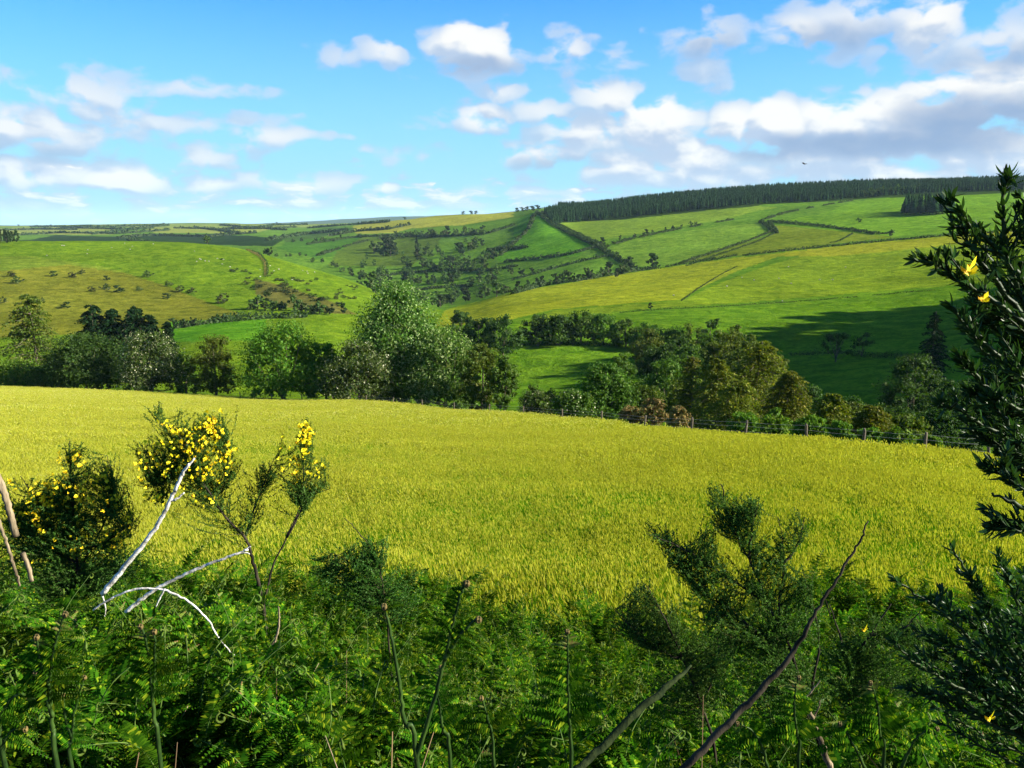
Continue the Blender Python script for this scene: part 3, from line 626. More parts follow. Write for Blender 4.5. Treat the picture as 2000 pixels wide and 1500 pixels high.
# trees in the middle ground
MID = [(900,262,606,70,'dark'),(938,258,618,60,'dark'),(982,256,613,92,'dark'),(1050,272,614,66,'dark'),(1092,272,612,70,'dark'),(1135,276,608,84,'green'),(1178,274,612,74,'green'),(1222,270,624,62,'green'),(1262,262,632,70,'green')]
NM = ['leftmost dark tree behind the great pale tree', 'second dark tree from the great pale tree', 'broad dark tree left of the gap in the line', 'first dark tree right of the gap in the line', 'second dark tree right of the gap', 'tall leafy tree in the middle of the line', 'light green tree right of the middle of the line', 'small tree near the right end of the line', 'last tree of the line, joining the thicket']
for (u, y, vt, wd, c), lb in zip(MID, NM):
    tree_px('oak_tree', u, y, vt, wd * 1.15, 'dome', 'leaf_' + c, lb + ' along the dark green field', 2600, .62, group='line of trees beyond the dark green field', cb=.14, thick=1.2)
for (u, y, vt, wd, m_, lb) in ((1305, 235, 632, 100, 'green', 'olive green tree at the left of the middle thicket'), (1345, 225, 628, 90, 'olive', 'brownish round tree of the middle thicket'), (1388, 215, 612, 56, 'dark', 'dark narrow tree rising above the middle thicket'), (1415, 190, 640, 90, 'olive', 'olive tree behind the tallest larch'), (1290, 200, 668, 90, 'dark', 'dark tree in front of the middle thicket'), (1340, 180, 672, 110, 'green', 'broad green tree in front of the middle thicket'), (1400, 165, 668, 100, 'olive', 'broad olive tree left behind the tallest larch'), (1520, 150, 690, 80, 'olive', 'faint olive tree right behind the tallest larch')):
    tree_px('oak_tree', u, y, vt, wd * 1.15, 'dome', 'leaf_' + m_, lb, 3000, .5, cb=.06)
tree_px('bare_tree', 1632, 250, 642, 80, 'dome', 'leaf_dark', 'thin small tree alone on the shaded slope', 700, .5, cb=.3)
tree_px('bare_tree', 1682, 255, 648, 50, 'dome', 'leaf_dark', 'fainter thin tree right of the lone one on the shaded slope', 450, .5, cb=.3)
tree_px('pine_tree', 1825, 170, 606, 110, 'spire_near', 'conifer', 'dark open pine with a bare trunk on the shaded slope by the near branches', 3800, .5)
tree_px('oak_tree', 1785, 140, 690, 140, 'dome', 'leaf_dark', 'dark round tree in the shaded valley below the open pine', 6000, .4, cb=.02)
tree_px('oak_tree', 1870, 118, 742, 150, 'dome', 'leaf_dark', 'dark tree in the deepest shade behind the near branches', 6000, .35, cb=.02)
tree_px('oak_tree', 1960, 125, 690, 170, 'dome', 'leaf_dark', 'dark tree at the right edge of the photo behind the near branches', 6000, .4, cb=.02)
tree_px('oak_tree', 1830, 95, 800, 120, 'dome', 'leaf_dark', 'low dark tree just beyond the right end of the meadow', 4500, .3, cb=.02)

# ------------------------------------------------------------------ far trees: shared meshes
def far_proto(kind, n, leafm):
    P, d, cl = crown_points(kind, 1.0, .5, n, .06); mb = MB()
    leaves(mb, P, .105 * (.7 + .7 * RS.rand(n)), d, .6, .8); leaves(mb, cl[:, :3] * .9, .24, None, 0, .9); leaves(mb, cl[:, :3] * .8, .24, None, 0, .9)
    t = MB(); tube(t, [[0, 0, -.1], [.01, 0, .3], [0, 0, .75]], [.035, .025, .008], 5)
    for c in cl[:4]: tube(t, [[0, 0, .2], list(c[:3])], [.015, .004], 3)
    return mb.mesh('far_crown', M[leafm]), t.mesh('far_trunk', M['bark'], True)
PRO = [far_proto('round', 650, 'far_leaf'), far_proto('dome', 750, 'far_leaf'), far_proto('round', 650, 'far_dark'), far_proto('dome', 700, 'far_dark')]
POP = [far_proto('cone', 500, 'far_dark')]
BUSHP = [far_proto('dome', 220, 'gorse')[0], far_proto('dome', 260, 'gorse')[0], far_proto('dome', 240, 'leaf_haw')[0], far_proto('dome', 240, 'far_dark')[0]]
def far_tree(p, H, wr, label, group, protos=PRO, name='tree'):
    c, t = protos[RS.randint(len(protos))]
    e = empty(name, (p.x, p.y, p.z - .02 * H), RS.rand() * 6.28); e.scale = (H * wr, H * wr, H); tag(e, label, 'tree', group)
    mobj('crown', c, e); mobj('trunk', t, e)
def far_bush(p, H, wr, label, group, protos=BUSHP, name='bush'):
    o = mobj(name, protos[RS.randint(len(protos))], None, (p.x, p.y, p.z - .05 * H)); o.rotation_euler = (0, 0, RS.rand() * 6.28); o.scale = (H * wr, H * wr, H)
    tag(o, label, 'bush', group)
def along(poly, n, jit=3):
    poly = np.array(poly, float); s = np.concatenate([[0], np.cumsum(np.hypot(*np.diff(poly, axis=0).T))]); t = (np.arange(n) + RS.rand(n) * .9) / n * s[-1]
    return [(np.interp(q, s, poly[:, 0]) + RS.randn() * jit, np.interp(q, s, poly[:, 1]) + RS.randn() * jit * .5) for q in t]
TREELINES = [  # polyline px, n, ymin, ymax, height range, label, group, jitter
 ([(905,585),(960,580),(1010,570),(1060,558),(1120,548),(1200,538),(1235,530)], 24, 520, 760, (8, 13), 'leafy tree in the belt along the upper edge of the yellow hay field', 'trees above the yellow hay field', 3),
 ([(1045,414),(1085,442),(1130,462),(1170,482),(1215,512),(1240,522)], 26, 650, 1500, (5, 8), 'hedgerow tree on the long hedge running down from the forest corner', 'trees on the long downhill hedge', 2),
 ([(735,468),(790,463),(860,461),(950,457)], 26, 1100, 1800, (12, 18), 'dark tree in the belt crossing below the far pale yellow field', 'tree belt below the far pale field', 3),
 ([(560,475),(640,470),(720,464)], 10, 1200, 2200, (9, 13), 'small hedgerow tree on the hedge left of the tree belt', 'trees left of the far belt', 4),
 ([(735,500),(750,492),(770,500)], 10, 950, 1500, (18, 30), 'tall tree in the dark clump alone in the middle of the far slope', 'clump on the far slope', 6),
 ([(790,510),(850,498),(900,488),(950,480)], 18, 900, 1500, (10, 16), 'rounded tree of the diagonal copse in the far valley', 'diagonal copse in the far valley', 9),
 ([(800,525),(860,525),(930,520),(975,500)], 24, 850, 1300, (10, 16), 'rounded tree of the wood in the bottom of the far valley', 'wood in the far valley bottom', 9),
 ([(690,540),(760,550),(830,550),(900,545)], 24, 700, 1100, (8, 14), 'leafy tree along the stream below the wood', 'streamside trees in the valley', 9),
 ([(720,565),(790,580),(850,600),(900,588)], 26, 560, 900, (8, 14), 'leafy tree in the valley just above the great pale tree', 'valley trees above the great pale tree', 10),
 ([(905,560),(960,545),(1030,535)], 12, 600, 900, (7, 11), 'hedgerow tree in the small fields above the yellow hay field', 'trees in the small valley fields', 6),
 ([(1170,482),(1230,466),(1290,452),(1370,438)], 14, 800, 1200, (4, 7), 'small tree on the dotted hedge across the upper right fields', 'trees on the dotted upper hedge', 2),
 ([(510,480),(560,490),(620,510),(700,540)], 16, 620, 1200, (6, 9), 'small tree half hidden behind the crest of the left hill', 'trees behind the left hill crest', 3),
 ([(480,605),(540,605),(600,610),(660,610)], 20, 350, 520, (5, 8), 'green bushy tree along the foot of the left hill', 'trees at the foot of the left hill', 5),
 ([(340,640),(400,632),(470,626)], 8, 290, 420, (3, 5), 'small hedge tree on the upper edge of the small bright field', 'hedge trees above the small bright field', 2),
]
for poly, n, y0, y1, (h0, h1), lb, gp, jit in TREELINES:
    for (u, v) in along(poly, int(n * .97), jit * 1.1):
        far_tree(at(u, v, y0, y1), RS.uniform(h0, h1) * RS.uniform(.65, 1.1), RS.uniform(.8, 1.15), lb, gp)
for (u, v, y0, y1, H, lb) in ((1274, 522, 600, 760, 13, 'single round tree where the long hedge meets the yellow hay field'), (1228, 524, 600, 760, 11, 'round tree at the lower end of the long downhill hedge'), (1176, 480, 800, 1100, 10, 'round dark tree at the hedge crossing halfway up the long hedge'), (405, 477, 650, 900, 8, 'lone round bush tree on the crest of the left hill'), (1675, 452, 900, 1100, 6, 'lone small tree on the hedge of the upper right field'), (1740, 464, 750, 1100, 5, 'bushy tree at the end of the upper right hedge'), (1270, 603, 330, 420, 3, 'small mound bush on the line below the yellow hay field')):
    far_tree(at(u, v, y0, y1), H, 1.15, lb, None, [PRO[2], PRO[0]])
far_tree(at(814, 492, 900, 1500), 24, .35, 'tall slim poplar standing alone right of the far clump', None, POP, 'poplar_tree')
for (u, v) in ((1010,414),(1020,413),(1030,412),(1040,412),(1050,411)):
    far_tree(at(u, v, 1700, 2100), 10, 1.5, 'dark tree in the little clump on the skyline at the forest corner', 'skyline clump at the forest corner', [PRO[2]])
for (u, v) in ((540,432),(790,426),(905,419),(920,418),(930,418),(100,442),(320,439),(36,442)):
    far_tree(at(u, v, 2000, 4400), 9, 1.6, 'tiny dark tree standing on the far skyline', 'far skyline trees', [PRO[2]])
for (u, v) in along([(1690, 386), (1755, 378), (1790, 375)], 12, 2):
    far_tree(at(u, v, 1050, 1500), RS.uniform(12, 15), 1.1, 'pale broadleaf tree at the front edge of the forest on the ridge', 'pale trees at the forest edge', [PRO[0], PRO[1]])
for (u, v) in along([(-10, 474), (35, 472)], 8, 2):
    far_tree(at(u, v, 500, 800), RS.uniform(9, 12), .6, 'dark conifer of the clump at the far left end of the left hill crest', 'conifers at the left edge', POP, 'conifer_tree')
# bushes on the left hill
for (u, v, H, lb) in ((35,553,5,'pale bush on the brown slope at the far left'),(22,540,4,'small bush above the pale one at the far left'),(105,540,4,'dark bush with a shadow on the upper brown slope'),(140,542,4,'wide dark bush right of its neighbour on the upper brown slope'),(160,535,3.5,'bush at the right end of the upper dark row'),(208,547,3.5,'low dark bush right of the upper row'),(205,566,4.5,'left bush of the group in the brown slope'),(230,571,5,'dark bush in the middle of the brown slope group'),(178,570,3.5,'pale small bush left of the brown slope group'),(290,541,5,'bush on the boundary of brown slope and pasture'),(330,558,4,'blossoming bush on the pasture boundary'),(353,570,4.5,'second blossoming bush on the pasture boundary'),(374,573,4,'third bush on the pasture boundary'),(272,567,3,'small pale bush in the right part of the brown slope'),(325,584,4,'lone dark bush low on the brown slope'),(437,592,6,'round dark bush at the foot of the pasture'),(130,602,4,'bush low on the brown slope above the conifers'),(5,592,4,'bush at the left edge low on the brown slope'),(80,590,3,'small bush low on the brown slope'),(520,590,6,'dark green bush in the brown scrub')):
    far_bush(at(u, v, 330, 760), H, 1.7, lb, None)
for i in range(46):
    u = RS.uniform(430, 700); v = np.interp(u, [430, 520, 700], [512, 535, 572]) + RS.uniform(-10, 22)
    far_bush(at(u, v, 380, 740), RS.uniform(1.2, 2.2), 2.2, 'small dark gorse tuft dotted over the right flank of the left hill', 'gorse tufts on the left hill')
for i in range(34):
    t = RS.rand(); u = 480 + t * 190; v = 556 + t * 40 + RS.randn() * 3
    far_bush(at(u, v, 360, 700), RS.uniform(1.5, 2.8), 2.2, 'brown heather bush in the band across the flank of the left hill', 'brown bushes on the left hill flank')
for i in range(8): far_bush(at(545 + RS.rand() * 28, 556 + RS.rand() * 8, 360, 700), 2.2, 2.0, 'rust coloured bush in the small orange patch on the left hill', 'rust patch on the left hill', [far_proto('dome', 220, 'rust')[0]] if i == 0 else [bpy.data.objects['bush'].data] if False else BUSHP[:1])

# ------------------------------------------------------------------ hedges, each one object
def hedge(poly, y0, y1, h, wd, label, dens=7, name='hedge', mat='hedge', leaf=.55, gaps=.0):
    pts = []
    P = np.array(poly, float); s = np.concatenate([[0], np.cumsum(np.hypot(*np.diff(P, axis=0).T))]); n = max(4, int(s[-1] / 9))
    for t in np.linspace(0, s[-1], n): pts.append(at(np.interp(t, s, P[:, 0]), np.interp(t, s, P[:, 1]), y0, y1))
    pts = np.array([list(p) for p in pts]); s3 = np.concatenate([[0], np.cumsum(np.linalg.norm(np.diff(pts, axis=0), axis=1))]); Ltot = s3[-1]
    h = h * 1.25; m_ = int(min(12000, Ltot * dens * 1.4)); t = RS.rand(m_) * Ltot
    x = np.interp(t, s3, pts[:, 0]); y = np.interp(t, s3, pts[:, 1])
    if gaps: k = vnoise(t, t * 0, 14, 5) > gaps; t, x, y = t[k], x[k], y[k]; m_ = len(t)
    if m_ == 0: return
    lump = .55 + .8 * vnoise(t, t * 0 + h, 5, 7)
    dx = np.gradient(pts[:, 0]); dy = np.gradient(pts[:, 1]); tx = np.interp(t, s3, dx); ty = np.interp(t, s3, dy); ln = np.hypot(tx, ty) + 1e-6
    th = RS.rand(m_) * pi; rr = .6 + .4 * RS.rand(m_)
    off = np.cos(th) * rr * wd * .5 * lump
    px, py = x - ty / ln * off, y + tx / ln * off
    pz = G(px, py) + np.sin(th) * rr * h * lump * RS.uniform(.4, 1, m_)
    C = np.stack([px, py, pz], 1) - pts[0]
    nrm = np.stack([-ty / ln * np.cos(th), tx / ln * np.cos(th), np.sin(th)], 1)
    mb = MB(); leaves(mb, C, leaf * (1 + RS.rand(m_)) * max(1, h * .45), nrm, .55, .75)
    o = mobj(name, mb.mesh(name, M[mat]), None, tuple(pts[0])); tag(o, label, 'hedge')
hedge([(1300,522),(1345,514),(1400,507),(1440,499)], 600, 760, 2.4, 3, 'dark low hedge atop the yellow hay field, right of the single round tree')
hedge([(1450,500),(1530,491),(1600,484),(1700,474),(1790,466),(1870,459),(2020,449)], 600, 760, 2.4, 3, 'long dark low hedge running to the right above the pale strip')
hedge([(1000,575),(1060,559),(1130,549),(1235,531),(1290,524)], 560, 760, 4, 5, 'thick hedge under the belt of trees above the yellow hay field')
hedge([(1047,414),(1080,440),(1120,460),(1168,482),(1210,510),(1240,524)], 650, 1600, 4, 6, 'long dark hedge running downhill from the forest corner')
hedge([(1058,414),(1092,440),(1135,460),(1180,482)], 750, 1600, 3, 5, 'second hedge beside the long downhill hedge, making a lane')
hedge([(1180,484),(1230,468),(1300,453),(1380,438),(1440,428)], 750, 1200, 3, 5, 'dotted hedge across the upper right fields', gaps=.4)
hedge([(1325,516),(1400,492),(1470,468),(1508,452)], 690, 1050, 2.6, 3, 'hedge rising diagonally between the two fields right of the single round tree')
hedge([(1340,520),(1410,496),(1480,472),(1515,455)], 690, 1050, 1.8, 2.5, 'lower hedge parallel to the diagonal one between the fields')
hedge([(1508,452),(1498,441),(1484,434)], 850, 1150, 3.5, 4, 'short dark hedge on the left of the little lane bend')
hedge([(1518,456),(1510,444),(1500,435)], 850, 1150, 3.5, 4, 'short dark hedge on the right of the little lane bend')
hedge([(1502,433),(1560,438),(1620,444),(1690,454),(1745,466)], 780, 1150, 3.2, 4, 'dark hedge from the lane bend down to the right')
hedge([(1486,432),(1530,417),(1600,403),(1665,392)], 950, 1400, 3, 5, 'broken hedge rising from the lane bend towards the forest', gaps=.45)
hedge([(1620,480),(1645,468),(1665,456)], 740, 1050, 1.0, 2, 'faint field boundary between the olive field and the green one')
hedge([(985,512),(1060,505),(1120,496),(1165,483)], 720, 1100, 4, 5, 'hedge with small trees rising to the crossing from the valley')
hedge([(1000,548),(1070,528),(1130,512),(1190,500)], 660, 1000, 3.5, 4, 'middle hedge between the two narrow fields left of the long hedge')
hedge([(600,478),(690,464),(760,461),(860,463),(955,456),(1005,440)], 1050, 1900, 5, 7, 'long hedge under the far belt of trees below the pale field')
hedge([(975,500),(1000,478),(1030,452),(1044,420)], 900, 1800, 5, 8, 'leafy hedge climbing to the skyline left of the long downhill hedge', gaps=.3)
hedge([(950,490),(1000,487),(1030,484)], 900, 1300, 5, 6, 'short dark hedge in the green field left of the long hedge')
hedge([(740,540),(840,530),(960,528),(1010,520)], 700, 1200, 4, 6, 'valley hedge below the wood')
hedge([(620,500),(680,480),(720,470)], 1000, 1800, 4, 6, 'hedge on the shaded far slope', gaps=.3)
hedge([(700,575),(780,560),(860,560),(920,560)], 620, 900, 4, 6, 'hedge in the small valley fields above the great pale tree')
hedge([(340,642),(420,630),(520,622),(600,620)], 300, 430, 3.5, 5, 'leafy hedge along the foot of the left hill above the small bright field', leaf=.4, dens=14)
hedge([(480,488),(500,497),(514,508),(519,522),(518,540)], 450, 760, 1.6, 2.2, 'brown earth bank hedge curving down the right of the left hill', mat='rust', leaf=.35, dens=9)
hedge([(484,487),(504,496),(518,507),(523,522),(521,541)], 450, 760, 1.8, 2.2, 'dark hedge beside the brown earth bank on the left hill', leaf=.35, dens=9)
hedge([(1210,611),(1300,604),(1400,600),(1520,592),(1640,583),(1830,566)], 300, 520, .9, 1.2, 'low dark boundary line across the right hill below the yellow hay field', leaf=.25, dens=9, gaps=.25)
hedge([(1330,588),(1375,556),(1410,535),(1440,520)], 360, 700, .7, 1.2, 'faint dark boundary curving up the right side of the yellow hay field', leaf=.3)
hedge([(1540,694),(1640,690),(1700,697),(1850,700)], 180, 330, 1.6, 2.5, 'dark bank hedge across the shaded slope under the thin trees', leaf=.3, dens=20)
hedge([(1000,674),(1100,672),(1240,678),(1300,684)], 230, 330, 1.4, 2.2, 'dark hedge bank under the line of trees', leaf=.3, dens=14)
FARH = [[(0,462),(120,455),(230,457),(330,450)],[(120,445),(240,448),(330,441)],[(180,458),(260,449),(300,446)],[(230,466),(300,460),(400,463),(500,455)],[(380,445),(440,452),(470,458)],[(340,446),(420,448),(520,447),(580,444)],[(430,440),(500,446),(560,450)],[(0,450),(80,448),(150,449)],[(520,470),(600,458),(680,450)],[(600,446),(680,440),(760,434)],[(640,462),(700,452),(760,448),(800,440)],[(250,470),(300,478),(360,484)],[(480,447),(540,440),(600,439)],[(60,443),(200,443),(330,440)]]
FL = ['at the far left behind the hill crest','under the leftmost skyline','between the two left pale fields','across the band painted dark as cloud shade','right of the big pale patch','along the top of the pale patch','through the right pale patch','at the left edge near the skyline','on the dark slope before the blue hills','below the blue hills','left of the pale yellow field','down the band painted dark as cloud shade','just under the blue skyline','right beneath the left skyline']
for p_, l_ in zip(FARH, FL): hedge(p_, 1200, 4300, 7, 9, 'thin dark far off hedge ' + l_, dens=1.6, leaf=1.0)

def wood(name, label, pts, h0, h1):
    """a wood that reads as one mass"""
    mb = MB(); prs = []
    for k in range(4):
        P, d, cl = crown_points(['round', 'dome'][k % 2], 1.0, .5, 330, .06); q = MB(); leaves(q, P, .13 * (.7 + .7 * RS.rand(330)), d, .6, .8); leaves(q, cl[:, :3] * .88, .26, None, 0, .9); prs.append((np.concatenate(q.v), np.concatenate(q.f4)))
    for (x, y, z) in pts:
        Vs, F = prs[RS.randint(4)]; Hh = RS.uniform(h0, h1); th = RS.rand() * 6.28; c_, s_ = cos(th), sin(th); wv_ = Hh * RS.uniform(.8, 1.2)
        mb.add(np.stack([(Vs[:, 0] * c_ - Vs[:, 1] * s_) * wv_ + x, (Vs[:, 0] * s_ + Vs[:, 1] * c_) * wv_ + y, Vs[:, 2] * Hh + z - .3], 1), F)
    tag(mobj(name, mb.mesh(name, M['far_leaf'])), label, 'wood', kind='stuff')
VW = []
for poly, y0, y1, n_ in (([(640,525),(700,500),(800,512),(930,505),(1000,520),(960,556),(900,590),(850,604),(790,585),(730,560),(690,548)], 640, 1250, 44), ([(780,500),(860,470),(950,465),(960,500),(860,530),(800,530)], 850, 1500, 14)):
    while n_ > 0:
        u = RS.uniform(640, 1000); v = RS.uniform(465, 605)
        if inpoly(np.array([u]), np.array([v]), poly)[0]: VW.append(tuple(at(u, v, y0, y1))); n_ -= 1
wood('valley_wood', 'leafy wood filling the bottom of the far valley', VW, 7, 13)
OW = []  # wood out of view, added to cast jagged shade on the valley slope
while len(OW) < 60:
    x = RS.uniform(190, 330); y = RS.uniform(150, 350)
    if x / y > .78: OW.append((x, y, gz(x, y)))
wood('unseen_shade_wood', 'unseen wood added right of the view to shade the valley slope', OW, 12, 20)
# ------------------------------------------------------------------ conifer forest on the ridge (one mass) and the copse (counted trees)
def spruce(n_t=6, seed=0):
    mb = MB(); rs = np.random.RandomState(seed)
    for k in range(n_t):
        z0 = .12 + .80 * k / n_t; z1 = z0 + .30; r = .17 * (1 - k / n_t) + .02; s = 7
        th = np.arange(s) * 2 * pi / s + rs.rand(); rr = r * (.65 + .6 * rs.rand(s)); zz = z0 + .05 * rs.randn(s) * .6
        Vv = np.stack([np.cos(th) * rr, np.sin(th) * rr, zz], 1); Vv = np.vstack([Vv, [[0, 0, min(1.02, z1)]]])
        mb.add(Vv, None, [[i, (i + 1) % s, s] for i in range(s)])
    tube(mb, [[0, 0, -.05], [0, 0, .6]], [.014, .006], 4, mat=1)
    return mb
SPR = [spruce(6, i) for i in range(4)]
SPRM = [m_.mesh('spruce', [M['conifer'], M['bark']]) for m_ in SPR]
def in_forest(n, poly, y0, y1):
    out = []
    poly_u = [p[0] for p in poly]
    while len(out) < n:
        y = RS.uniform(y0, y1, 4000); u = RS.uniform(min(poly_u), max(poly_u), 4000); a = (u - 1000) * .985 / FP
        x = a * y; z = G(x, y); U, Vv = to_px(x, y, z); ok = inpoly(U, Vv, poly)
        out += list(zip(x[ok], y[ok], z[ok]))
    return out[:n]
fb_ = MB(); FP_ = [(1078,438),(1062,420),(1100,402),(1150,396),(1300,382),(1500,366),(1700,356),(2200,346),(2200,366),(1850,376),(1690,386),(1600,394),(1480,399),(1350,412),(1200,428)]
for (x, y, z) in in_forest(7600, FP_, 1150, 1800):
    m_ = SPR[RS.randint(4)]; Hh = RS.uniform(12, 15.5) * (.85 + .3 * float(vnoise(x, y, 120, 4))); th = RS.rand() * 6.28; c_, s_ = cos(th), sin(th)
    Vs = np.concatenate(m_.v) * Hh; Vr = np.stack([Vs[:, 0] * c_ - Vs[:, 1] * s_ + x, Vs[:, 0] * s_ + Vs[:, 1] * c_ + y, Vs[:, 2] + z - .3], 1)
    tri = np.concatenate(m_.f3[:6]); fb_.add(Vr, None, tri)
o = mobj('conifer_forest', fb_.mesh('conifer_forest', M['conifer'])); tag(o, 'long dark conifer forest covering the ridge on the right skyline', 'forest', kind='stuff')
for i in range(70):
    u = 1764 + RS.rand() * 96; v = 421 - RS.rand() * 8 - (u - 1764) * .03
    p = at(u, v, 800, 1200); o = mobj('spruce_tree', SPRM[i % 4], None, (p.x, p.y, p.z)); Hh = RS.uniform(19, 23); o.scale = (Hh * 1.25, Hh * 1.25, Hh); o.rotation_euler = (0, 0, RS.rand() * 6)
    tag(o, 'dark spruce of the square plantation in the upper right field', 'tree', 'spruces of the square plantation')

# ------------------------------------------------------------------ sheep
def sheep_mesh():
    mb = MB()
    p = np.array([[-.5, 0, .62], [-.42, 0, .64], [-.1, 0, .66], [.3, 0, .66], [.46, 0, .70], [.58, 0, .76], [.74, 0, .72], [.82, 0, .66]])
    tube(mb, p, [.12, .27, .31, .30, .22, .13, .10, .05], 8)
    mb2 = mb
    for sx_ in (-.32, .32):
        for sy_ in (-.13, .13): tube(mb2, [[sx_, sy_, .5], [sx_, sy_, .25], [sx_, sy_, 0]], [.06, .04, .035], 5, mat=1)
    for sy_ in (-.1, .1): tube(mb2, [[.64, sy_ * .8, .8], [.62, sy_ * 1.9, .78]], [.035, .012], 4, mat=1)
    return mb.mesh('sheep', [M['wool'], M['bark']], True)
M['wool'] = woodmat('wool', (.40, .39, .33), (.55, .53, .46), 8, 1, .3)
SM = sheep_mesh()
def sheep(u, v, y0, y1, lb, gp):
    p = at(u, v, y0, y1); o = mobj('sheep', SM, None, tuple(p)); o.rotation_euler = (0, 0, RS.rand() * 6.28); o.scale = (.85,) * 3; tag(o, lb, 'sheep', gp)
for i in range(32):
    u = RS.uniform(90, 620); v = np.interp(u, [90, 300, 620], [474, 474, 530]) + abs(RS.randn()) * 16 + 2
    sheep(u, v, 450, 760, 'white sheep grazing on the bright pasture of the left hill', 'sheep on the left hill')
for i in range(14):
    u = RS.uniform(1300, 1830); v = np.interp(u, [1300, 1830], [580, 500]) + RS.randn() * 12
    sheep(u, v, 350, 700, 'pale sheep grazing high on the right hill', 'sheep on the right hill')

# ------------------------------------------------------------------ fence of the meadow
fe_c = at(1258, 842, 50, 90)
fe = empty('fence', tuple(fe_c)); tag(fe, 'post and wire fence along the far edge of the yellow meadow', 'fence')
FU = [470, 530, 590, 650, 716, 768, 825, 887, 955, 1022, 1098, 1175, 1258, 1350, 1455, 1575, 1685, 1805, 1930]
tops = []
pm = []
for k_ in range(3):
    mb = MB(); tube(mb, [[0, 0, -.4], [0.01, 0, .3], [RS.randn() * .02, RS.randn() * .02, 1.2], [0.01, 0, 1.33]], [.085, .082, .078, .066], 8, knob=.12); pm.append(mb.mesh('post', M['post'], False))
for i, u in enumerate(FU):
    rr = np.array(ROWS[0], float); y = float(np.exp(np.interp(u, rr[:, 0], np.log(rr[:, 1])))) - .8; v = float(np.interp(u, rr[:, 0], rr[:, 2])); x = float(apx(u, v)) * y; z = gz(x, y)
    o = mobj('post', pm[i % 3], fe, (x - fe_c.x, y - fe_c.y, z - fe_c.z)); o.rotation_euler = (RS.randn() * .04, RS.randn() * .04, RS.rand() * 6)
    tops.append(np.array([x - fe_c.x, y - fe_c.y, z - fe_c.z]))
for hh in (1.22, .95, .6):
    mb = MB(); pts = []
    for i in range(len(tops) - 1):
        for t in (0, .5): pts.append(tops[i] * (1 - t) + tops[i + 1] * t + np.array([0, -.08, hh - (.04 if t else 0)]))
    pts.append(tops[-1] + [0, -.08, hh]); tube(mb, pts, .006, 3); mobj('wire', mb.mesh('wire', M['wire']), fe)

# ------------------------------------------------------------------ instancing helper for uncountable ground cover
def scatter(name, protos, pts, rz, sc, label, cat, tilt=None, pick=None):
    """one object: a point cloud whose points each carry a copy of a tuft"""
    me = bpy.data.meshes.new(name); me.vertices.add(len(pts)); me.vertices.foreach_set('co', np.asarray(pts, float).ravel())
    rot = np.zeros((len(pts), 3)); rot[:, 2] = rz
    if tilt is not None: rot[:, :2] = tilt
    a1 = me.attributes.new('rot', 'FLOAT_VECTOR', 'POINT'); a1.data.foreach_set('vector', rot.ravel())
    a2 = me.attributes.new('sc', 'FLOAT', 'POINT'); a2.data.foreach_set('value', np.asarray(sc, float).ravel())
    a3 = me.attributes.new('pick', 'INT', 'POINT'); a3.data.foreach_set('value', (RS.randint(0, len(protos), len(pts)) if pick is None else pick).astype(np.int32))
    ob = mobj(name, me)
    ng = bpy.data.node_groups.new(name, 'GeometryNodeTree')
    ng.interface.new_socket('Geometry', in_out='INPUT', socket_type='NodeSocketGeometry'); ng.interface.new_socket('Geometry', in_out='OUTPUT', socket_type='NodeSocketGeometry')
    q = NB(ng); gi_ = q.n('NodeGroupInput'); go_ = q.n('NodeGroupOutput')
    g2i = q.n('GeometryNodeGeometryToInstance')
    for p in reversed(protos):
        po = bpy.data.objects.new(name + '_piece', p)
        oi_ = q.n('GeometryNodeObjectInfo'); oi_.inputs['Object'].default_value = po; oi_.inputs['As Instance'].default_value = True
        q.link(oi_.outputs['Geometry'], g2i.inputs[0])
    iop = q.n('GeometryNodeInstanceOnPoints'); iop.inputs['Pick Instance'].default_value = True
    def named(nm, dt):
        na = q.n('GeometryNodeInputNamedAttribute', data_type=dt); na.inputs[0].default_value = nm; return na.outputs[0]
    q.link(gi_.outputs[0], iop.inputs['Points']); q.link(g2i.outputs[0], iop.inputs['Instance'])
    q.link(named('rot', 'FLOAT_VECTOR'), iop.inputs['Rotation']); q.link(named('sc', 'FLOAT'), iop.inputs['Scale']); q.link(named('pick', 'INT'), iop.inputs['Instance Index'])
    q.link(iop.outputs[0], go_.inputs[0])
    md = ob.modifiers.new('scatter', 'NODES'); md.node_group = ng
    tag(ob, label, cat, kind='stuff'); return ob

